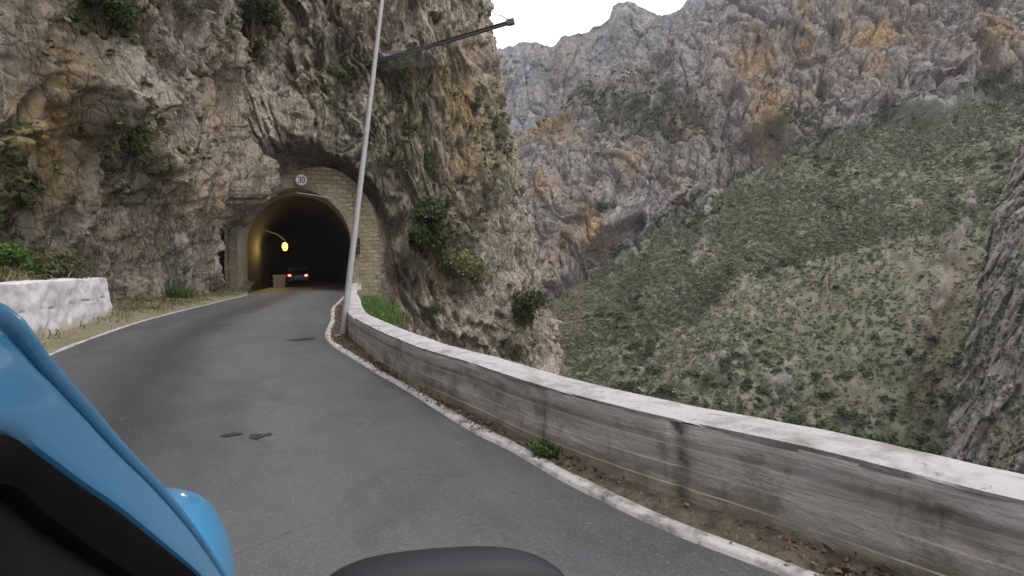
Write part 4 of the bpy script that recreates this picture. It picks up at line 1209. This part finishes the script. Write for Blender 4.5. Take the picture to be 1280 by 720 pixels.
ochm = np.clip(1.25 * (mblob(685, 165, 28, 16, -10) + mblob(705, 180, 22, 14) * .8 + mblob(945, 80, 34, 24, -40) * .9 + mblob(1003, 40, 12, 35) * 1.2 + mblob(1085, 65, 36, 46) * .95 + mblob(960, 150, 24, 40) * .8 + mblob(745, 285, 26, 26) * .85
               + mblob(700, 320, 22, 40) * .5 + mblob(680, 245, 26, 20) * .6 + mblob(1245, 50, 30, 34) * .7 + mblob(1180, 90, 30, 20) * .5 + mblob(865, 165, 24, 22) * .5 + mblob(790, 215, 20, 20) * .5 + mblob(1140, 60, 20, 30) * .4 + mblob(850, 245, 20, 20) * .4 + mblob(1020, 120, 20, 30) * .3 + mblob(660, 90, 20, 25) * .3 + .06), 0, 1)
vegm = np.clip(mblob(780, 145, 70, 35, 15) * .7 + (1 - sstep(2.0, 2.14, T_)) * .8 + mblob(830, 150, 40, 20) * .5 + .06 + mblob(1000, 160, 40, 14) * .4, 0, 1)
Fm = grid_faces(nS, nT)
rowi = Fm.min(1) % nT
mt = Fm[rowi >= rowB]; hl = Fm[rowi < rowB]
def sub(V, F, attrs):
    used, inv = np.unique(F, return_inverse=True)
    return V[used], inv.reshape(F.shape), {k: a[used] for k, a in attrs.items()}
V, F, A = sub(MP, mt, {'ochre': ochm, 'veg': vegm})
# the mountain falls away behind its ridge
o = mobj('mountain', V, F, MATS['mountain'], None, True, A); tag(o, kind='structure')
V, F, A = sub(MP, hl, {'rock': np.clip(np.maximum(ribs, rock_t), 0, 1), 'soil': soil})
o = mobj('hillside', V, F, MATS['hill'], None, True, A); tag(o, kind='structure')
mpx, mpy, mpf = project(MP)
# scrub on the hillside
rng = np.random.default_rng(5)
hv = np.arange(len(MP)).reshape(nS, nT)[8:-20, 6:rowB + 4].ravel()
keep = (ribs[hv] < .7) & (rock_t[hv] < .7) & (mpx[hv] > 640)
hv = hv[keep]
dens = np.clip(.7 + fbm(MP[hv] * .12 + 3, 4) * .7, .12, 1) * np.clip(1 - soil[hv] * .8, .1, 1)
pick = rng.choice(hv, 80000, replace=True, p=dens / dens.sum())
Pt = MP[pick] + rng.normal(size=(len(pick), 3)) * .22
Rt = rng.uniform(.14, .42, len(pick)) * (1 + .6 * (rng.random(len(pick)) > .96))
V, F, t = tufts(Pt, Rt, rng, 7)
bandt = np.repeat(fbm(Pt * np.array([.10, .03, .03]) + 13, 3) * .28, 28)
t = np.clip(t + bandt, 0, 1)
o = mobj('hillside_scrub', V, F, MATS['leaf_scrub'], None, False, {'tint': t})
dn2 = np.clip(fbm(MP[hv] * .07 + 31, 3) - .02, 0, 1) ** 1.5 + .6 * (1 - sstep(.4, .75, T_[hv])) * .5 + .004
pk2 = rng.choice(hv, 1000, p=dn2 / dn2.sum())
V, F, t = tufts(MP[pk2], rng.uniform(.3, .9, 1000), rng, 26, .95)
o2 = mobj('hillside_shrubs', V, F, MATS['leaf_dark'], None, False, {'tint': t})
tag(o2, label='larger dark green shrubs scattered through the scrub on the steep slope', cat='shrubs', kind='stuff')
tag(o, label='grey-green low scrub covering the steep slope below the far rock wall', cat='scrub', kind='stuff')
rv = np.arange(len(MP)).reshape(nS, nT)[20:-60, rowB + 4:].ravel()
dens = np.clip(vegm[rv] - .05, 0.015, 1); dens *= (perlin(MP[rv] * .15) > -.05)
pick = rng.choice(rv, 2000, replace=True, p=dens / dens.sum())
V, F, t = tufts(MP[pick], rng.uniform(.25, .8, len(pick)), rng, 9, .8)
o = mobj('mountain_scrub', V, F, MATS['leaf_dark'], None, False, {'tint': t})
tag(o, label='sparse dark scrub dotted over the far grey rock wall', cat='scrub', kind='stuff')

# ---- grey peaks behind, and the closer rock at the right edge
pk = [(480, 95, 60), (560, 85, 60), (612, 66, 60), (640, 58, 60), (665, 55, 60), (688, 57, 60), (705, 47, 60), (735, 40, 60), (757, 30, 60), (765, 14, 60), (778, 8, 60), (798, 11, 60), (818, 18, 60), (838, 17, 60), (853, 8, 60), (862, -2, 60), (900, -30, 60), (1000, -90, 60), (1150, -150, 60)]
top = np.array([D(x, y, 262) for x, y, _ in pk]); bot = np.array([D(x, 330, 222) for x, y, _ in pk])
top = resample(np.vstack([catmull(top, 24)]), 420); bot = resample(catmull(bot, 24), 420)
nP = 240; tp = np.linspace(0, 1, nP)
PG = bot[:, None, :] * (1 - tp)[None, :, None] + top[:, None, :] * tp[None, :, None]
PGf = PG.reshape(-1, 3)
px_, py_, _f = project(PGf)
q = PGf * np.array([1, 1, .35])
p1, p2, pc = worley(q * .12 + 3)
dp = ridged(q * .045 + 6, 3) * 5 + ridged(q * .16, 4, .55) * 2.4 + (pc - .5) * 2.2 - 1.0 * np.exp(-(p2 - p1) * 9) + fbm(PGf * .5, 4, .6) * .9 - 2.2 * np.exp(-np.abs(perlin(PGf * np.array([.1, .1, .02]) + 5)) * 24)
dp += 5 * np.exp(-((px_ - 775) / 18) ** 2) * 1.0 - 5 * np.exp(-((px_ - 835) / 16) ** 2) - 4 * np.exp(-((px_ - 690) / 8) ** 2)
PP = PGf + np.array([0, -.99, .06]) * dp[:, None] * np.tile(1 - .55 * sstep(.9, 1, tp), 420)[:, None]
ridge_n = fbm(top * .25, 4, .6) * 1.2
PP[np.arange(420) * nP + nP - 1, 2] += ridge_n; PP[np.arange(420) * nP + nP - 2, 2] += ridge_n * .8
PP = np.concatenate([PP.reshape(420, nP, 3), (top + np.array([0, 60, -50]))[:, None]], 1).reshape(-1, 3)
zer = lambda f: np.full(len(PP), f)
X_, Y_, _ = project(PP)
ro = np.clip(np.exp(-((X_ - 790) / 22) ** 2 - ((Y_ - 75) / 14) ** 2) + .7 * np.exp(-((X_ - 715) / 26) ** 2 - ((Y_ - 70) / 40) ** 2), 0, 1) * .6
o = mobj('peak', PP, grid_faces(420, nP + 1), MATS['peak'], None, True, {'ochre': ro, 'veg': zer(.12)}); tag(o, kind='structure')

rc = [(1395, 100, 68), (1358, 215, 66), (1338, 262, 64), (1328, 315, 63), (1318, 385, 61), (1308, 440, 60), (1298, 500, 59), (1288, 560, 57), (1273, 640, 55), (1258, 730, 53)]
L_ = resample(catmull([D(*p) for p in rc], 20), 300)
nR = 150; tr_ = np.linspace(0, 1, nR)
RG = []
us = np.concatenate([np.linspace(0, 34, 128), np.linspace(38, 105, 22)])
for p in L_:
    a = p + np.array([3.0, 14, 1]); b_ = p; c_ = p + np.array([30, -12, 3.0]); d_ = p + np.array([60, -40, 3])
    RG.append(resample(np.array([a, b_, c_, d_]), us))
RG = np.array(RG).reshape(-1, 3)
RNm = np.tile(np.array([-.62, -.76, .2]), (len(RG), 1))
q = RG * np.array([1, 1, .55])
r1, r2, rcid = worley(q * .35 + 1)
drr = ridged(q * .12 + 3, 3) * 2.4 + ridged(q * .4, 4, .55) * 1.5 + (rcid - .5) * 1.6 - .9 * np.exp(-np.abs(perlin(q * np.array([.3, .3, .08]) + 5)) * 18) - .4 * np.exp(-(r2 - r1) * 10) + fbm(RG * 1.4, 4, .6) * .3 + fbm(q * .08 + 9, 2) * 1.5
RP = RG + RNm * (drr - 1.2)[:, None]
X_, Y_, _ = project(RP)
ro = np.clip(np.exp(-((X_ - 1255) / 22) ** 2 - ((Y_ - 560) / 30) ** 2) + .3, 0, 1)
o = mobj('crag', RP, grid_faces(300, nR, True), m_rock('crag_rock', (.28, .275, .27), (.16, .15, .14), (.24, .22, .19), (.22, .16, .09), (.075, .085, .045), .55, .12, .9, speck=.6), None, True, {'ochre': ro * .6, 'veg': np.clip(fbm(RG * .2, 3) + .35, 0, .9)})
tag(o, kind='structure')
rngc = np.random.default_rng(15)
pkc = rngc.choice(len(RP), 9000)
pkc = pkc[perlin(RP[pkc] * .35) > -.05]
V, F, t = tufts(RP[pkc], rngc.uniform(.12, .38, len(pkc)), rngc, 8, .8)
tag(mobj('crag_scrub', V, F, MATS['leaf_scrub'], None, False, {'tint': t}), 'grey-green scrub growing over the rock at the right edge', 'scrub', kind='stuff')

# ------------------------------------------------------------------ plants one can tell apart
def cliff_bush(px, py, rpx, hpx, mat, label, n=1500, name='bush', cat='bush', leaf=None):
    p = anchor(px, py + hpx * .25); d = p[1]
    r = rpx * d / FPX; h = 2 * hpx * d / FPX
    o2 = cl_out(p)
    base = np.array([p[0], p[1], p[2] - h * .25]) - np.array([o2[0], o2[1], 0]) * .15
    return bush(name, base, r, h, MATS[mat], label, int(n * 2.2), leaf or max(.04, r * .075), cat, out=(o2[0] * r * .45, o2[1] * r * .45, 0))
cliff_bush(540, 297, 36, 38, 'leaf_green', 'biggest green bush on the cliff face, right of the tunnel arch', 3000)
cliff_bush(540, 207, 15, 20, 'leaf_green', 'small upright green bush above the biggest cliff bush, right of the pole', 1100)
cliff_bush(661, 388, 27, 27, 'leaf_dark', 'dark round bush at the lower right corner of the near cliff', 2000)
cliff_bush(318, 28, 30, 36, 'leaf_dark', 'large dark bush hanging from the cliff high above the tunnel', 2400)
cliff_bush(137, 18, 28, 34, 'leaf_green', 'green bush at the very top of the cliff, above the white wall', 2200)
cliff_bush(165, 190, 32, 30, 'leaf_olive', 'thin olive bush halfway up the cliff, above the end of the white wall', 1100)
cliff_bush(575, 335, 32, 20, 'leaf_olive', 'sparse olive bush just below and right of the biggest cliff bush', 900)
cliff_bush(626, 160, 13, 26, 'leaf_olive', 'narrow bush on the cliff edge, below the steel beam', 900)
cliff_bush(601, 130, 10, 12, 'leaf_dark', 'small dark bush near the cliff edge under the steel beam', 600)
cliff_bush(610, 245, 9, 9, 'leaf_dark', 'tiny dark bush near the right edge of the cliff at mid height', 500)
cliff_bush(20, 250, 24, 50, 'leaf_olive', 'pale hanging bush on the cliff at the left edge of the view', 1300)
cliff_bush(535, 395, 14, 8, 'leaf_dark', 'low dark bush at the cliff foot, just behind the parapet', 600)
cliff_bush(425, 110, 18, 26, 'leaf_olive', 'thin olive bush on the cliff immediately left of the pole', 800)
cliff_bush(500, 100, 20, 22, 'leaf_olive', 'ragged olive bush on the cliff just below the wire net', 900)
cliff_bush(605, 20, 6, 16, 'leaf_dark', 'spindly bush on the skyline of the cliff beside the beam', 400)

def far_bush(px, py, rpx, hpx, mat, label, n=700):
    p = anchor(px, py + hpx * .6, MP, mpx, mpy, mpf); d = p[1]
    r = rpx * d / FPX; h = 2 * hpx * d / FPX
    return bush('bush', p - np.array([0, 0, .2]), r, h, MATS[mat], label, n, max(.16, r * .13), 'bush', lobes=7)
far_bush(1237, 114, 13, 12, 'leaf_dark', 'dark bush filling the cave mouth at the top right, where rock meets slope')
far_bush(820, 432, 12, 13, 'leaf_dark', 'dark bush at the foot of the narrow rock rib on the far slope')
far_bush(905, 452, 14, 9, 'leaf_dark', 'wide dark bush on the rocky step low on the far slope')
far_bush(1052, 520, 14, 12, 'leaf_dark', 'dark bush low on the slope, above the middle of the parapet top')
far_bush(1000, 526, 12, 9, 'leaf_dark', 'low dark bush beside pale rocks just over the parapet')
far_bush(1134, 440, 8, 9, 'leaf_dark', 'small lone dark bush mid slope, left of the brown gully')
far_bush(754, 254, 10, 6, 'leaf_dark', 'flat dark bush alone on the far rock wall')
far_bush(1192, 498, 16, 18, 'leaf_dark', 'tall dark bush in the bottom of the brown gully')
far_bush(787, 480, 11, 9, 'leaf_dark', 'dark bush right behind the parapet, lowest on the left of the slope')
far_bush(880, 472, 11, 9, 'leaf_olive', 'olive bush under the rocky step low on the far slope')
far_bush(835, 148, 6, 6, 'leaf_dark', 'small dark bush high on the far rock wall')

# weeds at the parapet foot and verge
def weed(px, py, r, h, mat, label, n=260, z=.03, blade=.012, lean=.8):
    g = G(px, py, z); base = np.array([g[0], g[1], z - .02])
    rng = np.random.default_rng(int(px))
    a = rng.uniform(0, 2 * math.pi, n); rr = r * rng.random(n) ** .7
    P = np.c_[np.cos(a) * rr, np.sin(a) * rr, np.zeros(n)]
    V, F = grass_mesh(P, np.c_[np.cos(a), np.sin(a), np.zeros(n)], h, blade, rng, lean)
    o = mobj('weed', V, F, MATS[mat], None, False, {'tint': np.repeat(np.clip(rng.normal(.5, .15, n), 0, 1), 5)})
    o.location = base
    return tag(o, label, 'weed')
weed(688, 566, .11, .15, 'leaf_bright', 'bright green weed tuft growing at the foot of the parapet', 300, .04, .008)
weed(222, 374, .5, .7, 'leaf_bright', 'green weed clump on the verge between white wall and tunnel', 320, .12, .03)

# grass over verge and bank (uncountable)
rng = np.random.default_rng(9)
vg = VG.reshape(700, 44, 3)
X_, Y_, f_ = project(VG)
sel = np.where((f_ > 3) & (X_ > -150) & (X_ < 330) & (VG[:, 1] > 4))[0]
tcoord = np.tile(np.linspace(0, 1, 44), 700)
dn = np.clip(.25 + perlin(VG[sel] * .9) * 1.3, .02, 1) * sstep(.03, .2, tcoord[sel]) * np.where(VG[sel, 2] > .9, 1.6, 1.0)
pk_ = rng.choice(sel, 9000, p=dn / dn.sum())
P = VG[pk_] + np.c_[rng.normal(size=(9000, 2)) * .12, np.zeros(9000)]
hh = np.where(VG[pk_, 2] > .9, .38, .18)
for nm, mat, lab, m in (('bank_grass', 'leaf_olive', 'olive grass and weeds on the bank and verge at the left roadside', slice(0, 5200)), ('dry_grass', 'leaf_dry', 'dry straw-coloured grass on the verge below the cliff', slice(5200, 9000))):
    V, F = grass_mesh(P[m], np.zeros((len(P[m]), 3)), hh[m], .014, rng, .9)
    tag(mobj(nm, V, F, MATS[mat], None, False, {'tint': np.repeat(np.clip(rng.normal(.5, .2, len(P[m])), 0, 1), 5)}), lab, 'grass', kind='stuff')
def bank_bush(px, py, d, r, h, mat, label, n, nm='bush'):
    p = D(px, py, d); k = np.argmin(((VG[:, :2] - p[:2]) ** 2).sum(1))
    return bush(nm, VG[k] - np.array([0, 0, .05]), r, h, MATS[mat], label, n, .06, 'bush')
bank_bush(15, 330, 13.0, .55, .75, 'leaf_bright', 'green leafy weed clump on top of the bank at the left edge', 1500)
bank_bush(70, 330, 14.5, .75, .9, 'leaf_olive', 'wide olive weed clump behind the middle of the white wall', 1600)
bank_bush(112, 335, 16.5, .45, .65, 'leaf_dark', 'dark small bush behind the far end of the white wall', 900)

# moss and grass on the near cliff: small hanging tufts
sel = np.where(vis_c & (cx > -60) & (cx < 720) & (cy > -40) & (cy < 480) & (e_out > 1.4))[0]
dn = np.clip(veg[sel] - .1, 0, 1) ** 1.5 * (perlin(CP[sel] * .8) > 0)
pk_ = rng.choice(sel, 2600, p=dn / dn.sum())
V, F, t = tufts(CP[pk_], rng.uniform(.08, .26, 2600), rng, 10, 1.0)
tag(mobj('cliff_grass', V, F, MATS['leaf_olive'], None, False, {'tint': t}), 'olive grass and moss tufts scattered over the near cliff face', 'grass', kind='stuff')

# green grass on the ledge behind the parapet
lb = EP[:, :5].reshape(-1, 3)
def ledge_grass(k0_, k1_, n, label, hgt):
    kk_ = rng.integers(k0_, k1_, n)
    P = np.c_[eA[kk_] + eN[kk_] * rng.uniform(.08, 1.0, n)[:, None], np.zeros(n)]
    P[:, 2] = .12 + .0 * P[:, 0]
    V, F = grass_mesh(P, np.zeros((n, 3)), np.full(n, hgt), .011, rng, .7)
    tag(mobj('ledge_grass', V, F, MATS['leaf_bright'], None, False, {'tint': np.repeat(np.clip(rng.normal(.5, .15, n), 0, 1), 5)}), label, 'grass', kind='stuff')
j0 = int(s_at((-3.8, 13)) / ws[-1] * 420); j1 = int(s_at((-6.4, 21.5)) / ws[-1] * 420)
ledge_grass(j0, j1, 2600, 'bright green grass on the ledge between the parapet end and the cliff', .38)
p = np.where((mpx > 1040) & (mpx < 1215) & (mpf < 95) & (np.abs(mpy - (545 + (mpx - 1040) * .20)) < 9))[0]
if len(p):
    pk_ = rng.choice(p, 500)
    V, F, t = tufts(MP[pk_], rng.uniform(.3, .6, 500), rng, 12, .8)
    tag(mobj('fresh_grass', V, F, MATS['leaf_bright'], None, False, {'tint': t}), 'strip of bright green grass on the slope just over the parapet top', 'grass', kind='stuff')

# leaf litter in the gutter and on the verge edge
gsel = np.where((GUT[:, 1] > 1.2) & (GUT[:, 1] < 22))[0]
w_ = np.clip(.3 + perlin(GUT[gsel] * 1.3), .05, 1)
pk_ = rng.choice(gsel, 5200, p=w_ / w_.sum())
c = GUT[pk_] + np.c_[rng.normal(size=(5200, 2)) * .05, rng.uniform(.004, .03, 5200)]
V, F = leaves(5200, c, .022, flat=.6, rng=rng)
tag(mobj('leaf_litter', V, F, MATS['leaf_litter'], None, False, {'tint': np.repeat(rng.random(5200), 4)}), 'brown dead leaves lying in the gutter along the parapet', 'leaf litter', kind='stuff')

# ------------------------------------------------------------------ pole, steel beam with cable and net
pb = np.array([-3.715, 12.2, 0.02])
pole = empty('pole', pb, label='tall thin grey steel pole leaning right, standing by the parapet', cat='pole')
po = MB(); hgt = np.linspace(0, 8.4, 14)
po.tube([(h_ * .128, 0, h_) for h_ in hgt], [.073 - .034 * h_ / 8.4 for h_ in hgt], 16); po.build('shaft', MATS['galv'], pole, True)
po = MB(); po.box((-.15, -.13, -.03), (.15, .13, .025), .006); po.build('base_plate', MATS['galv'], pole)
po = MB(); po.lathe([(0, 8.44), (.035, 8.43), (.05, 8.40), (.05, 8.34)], 16, 'Z', (8.4 * .128, 0, 0)); po.build('cap', MATS['galv'], pole)

tip = D(634, 29, 32.4); rootp = D(498, 69, 34.4)
bmn = empty('rockfall_barrier', rootp, label='dark steel beam jutting from the cliff top, holding a cable and wire net', cat='rockfall barrier')
tl_ = tip - rootp; Ln = float(np.linalg.norm(tl_))
dirv = Vector(tl_ / Ln); rotm = dirv.to_track_quat('X', 'Z').to_matrix()
b_ = MB(); b_.box((-2.5, -.09, .075), (Ln, .09, .10)); b_.box((-2.5, -.09, -.10), (Ln, .09, -.075)); b_.box((-2.5, -.012, -.075), (Ln, .012, .075))
V = [rotm @ Vector(v) for v in b_.v]; b_.v = [tuple(v) for v in V]; b_.build('beam', MATS['rust_steel'], bmn)
b_ = MB(); b_.box((Ln, -.13, -.16), (Ln + .42, .13, .16), .02); b_.v = [tuple(rotm @ Vector(v)) for v in b_.v]; b_.build('end_bracket', MATS['rust_steel'], bmn)
b_ = MB(); up_anchor = D(603, 5, 38) - rootp; tpt = np.array(rotm @ Vector((Ln + .1, 0, .2)))
b_.tube([tuple(tpt), tuple(tpt * .5 + up_anchor * .5 + np.array([0, 0, -.12])), tuple(up_anchor)], .028, 6)
b_.tube([tuple(np.array(rotm @ Vector((Ln, 0, .12)))), tuple(tpt + (up_anchor - tpt) * .3 + np.array([0, 0, .05]))], .02, 5)
b_.build('cable', MATS['cable'], bmn)
# wire net slung between the beam and the cliff to its left
nt = MB(); c0 = D(468, 58, 34.6) - rootp; c1 = D(562, 50, 33.6) - rootp; c2 = D(478, 88, 35.0) - rootp; c3 = D(556, 82, 34.4) - rootp
nn_ = 22
def npt(a, b2):
    p = (c0 * (1 - a) + c1 * a) * (1 - b2) + (c2 * (1 - a) + c3 * a) * b2
    return p + np.array([0, -.25 * math.sin(math.pi * a), -.35 * math.sin(math.pi * a) * (1 - b2)])
for k in range(nn_ + 1):
    a = k / nn_
    nt.tube([tuple(npt(a, t_)) for t_ in np.linspace(0, 1, 5)], .008, 4, False)
for k in range(9):
    nt.tube([tuple(npt(t_, k / 8)) for t_ in np.linspace(0, 1, 12)], .008, 4, False)
nt.build('net', MATS['net'], bmn)

# ------------------------------------------------------------------ light and camera
W = bpy.data.worlds.new('World'); SC.world = W; W.use_nodes = True
nt_ = W.node_tree; nt_.nodes.clear()
sky = nt_.nodes.new('ShaderNodeTexSky'); sky.sky_type = 'NISHITA'; sky.sun_disc = False
SUN_EL, SUN_ROT = math.radians(62), math.radians(140)
sky.sun_elevation = SUN_EL; sky.sun_rotation = SUN_ROT; sky.dust_density = 4.0; sky.air_density = 1.2
hs = nt_.nodes.new('ShaderNodeHueSaturation'); hs.inputs['Saturation'].default_value = .12
mxn = nt_.nodes.new('ShaderNodeMix'); mxn.data_type = 'RGBA'; mxn.inputs[0].default_value = .55
mxn.inputs[7].default_value = (8.6, 8.5, 8.8, 1)
bg = nt_.nodes.new('ShaderNodeBackground'); bg.inputs[1].default_value = .13
ow = nt_.nodes.new('ShaderNodeOutputWorld')
nt_.links.new(sky.outputs[0], hs.inputs['Color']); nt_.links.new(hs.outputs[0], mxn.inputs[6]); nt_.links.new(mxn.outputs[2], bg.inputs[0]); nt_.links.new(bg.outputs[0], ow.inputs[0])
sl = bpy.data.lights.new('sun', 'SUN'); sl.energy = .8; sl.angle = math.radians(35); sl.color = (1, .97, .93)
so = bpy.data.objects.new('sun', sl); COL.objects.link(so)
# Nishita: rotation 0 puts the sun at +Y, growing clockwise seen from above
sd = Vector((math.sin(SUN_ROT) * math.cos(SUN_EL), math.cos(SUN_ROT) * math.cos(SUN_EL), math.sin(SUN_EL)))
so.rotation_euler = (-sd).to_track_quat('-Z', 'Y').to_euler(); so.location = (0, 0, 60)

# thin air of the gorge
hb = Mat('thin_haze'); pv = hb.n('ShaderNodeVolumePrincipled'); pv.inputs['Color'].default_value = (.93, .94, 1, 1); pv.inputs['Density'].default_value = HAZE
hb.nt.links.new(pv.outputs[0], hb.out.inputs['Volume'])
ztop = max(CP[:, 2].max(), MP[:, 2].max(), PP[:, 2].max(), RP[:, 2].max()) + 3
hz = MB(); hz.box((-226, -226, -54), (428, 528, float(ztop)))
tag(hz.build('haze', hb.m), 'faint haze in the air of the gorge', 'haze', kind='stuff')
cam = bpy.data.cameras.new('camera'); cam.sensor_width = 36; cam.lens = 36 * FPX / 1280; cam.clip_start = .02; cam.clip_end = 2000
co = bpy.data.objects.new('camera', cam); COL.objects.link(co)
co.location = (0, 0, H); co.rotation_euler = (math.pi / 2 - PITCH, 0, 0)
SC.camera = co
SC.view_settings.view_transform = 'Standard'; SC.view_settings.look = 'None'; SC.view_settings.gamma = 1.0
SC.view_settings.use_curve_mapping = False
SC.view_settings.exposure = 1.5
SC.cycles.max_bounces = 6; SC.cycles.diffuse_bounces = 4
SC.cycles.use_denoising = True
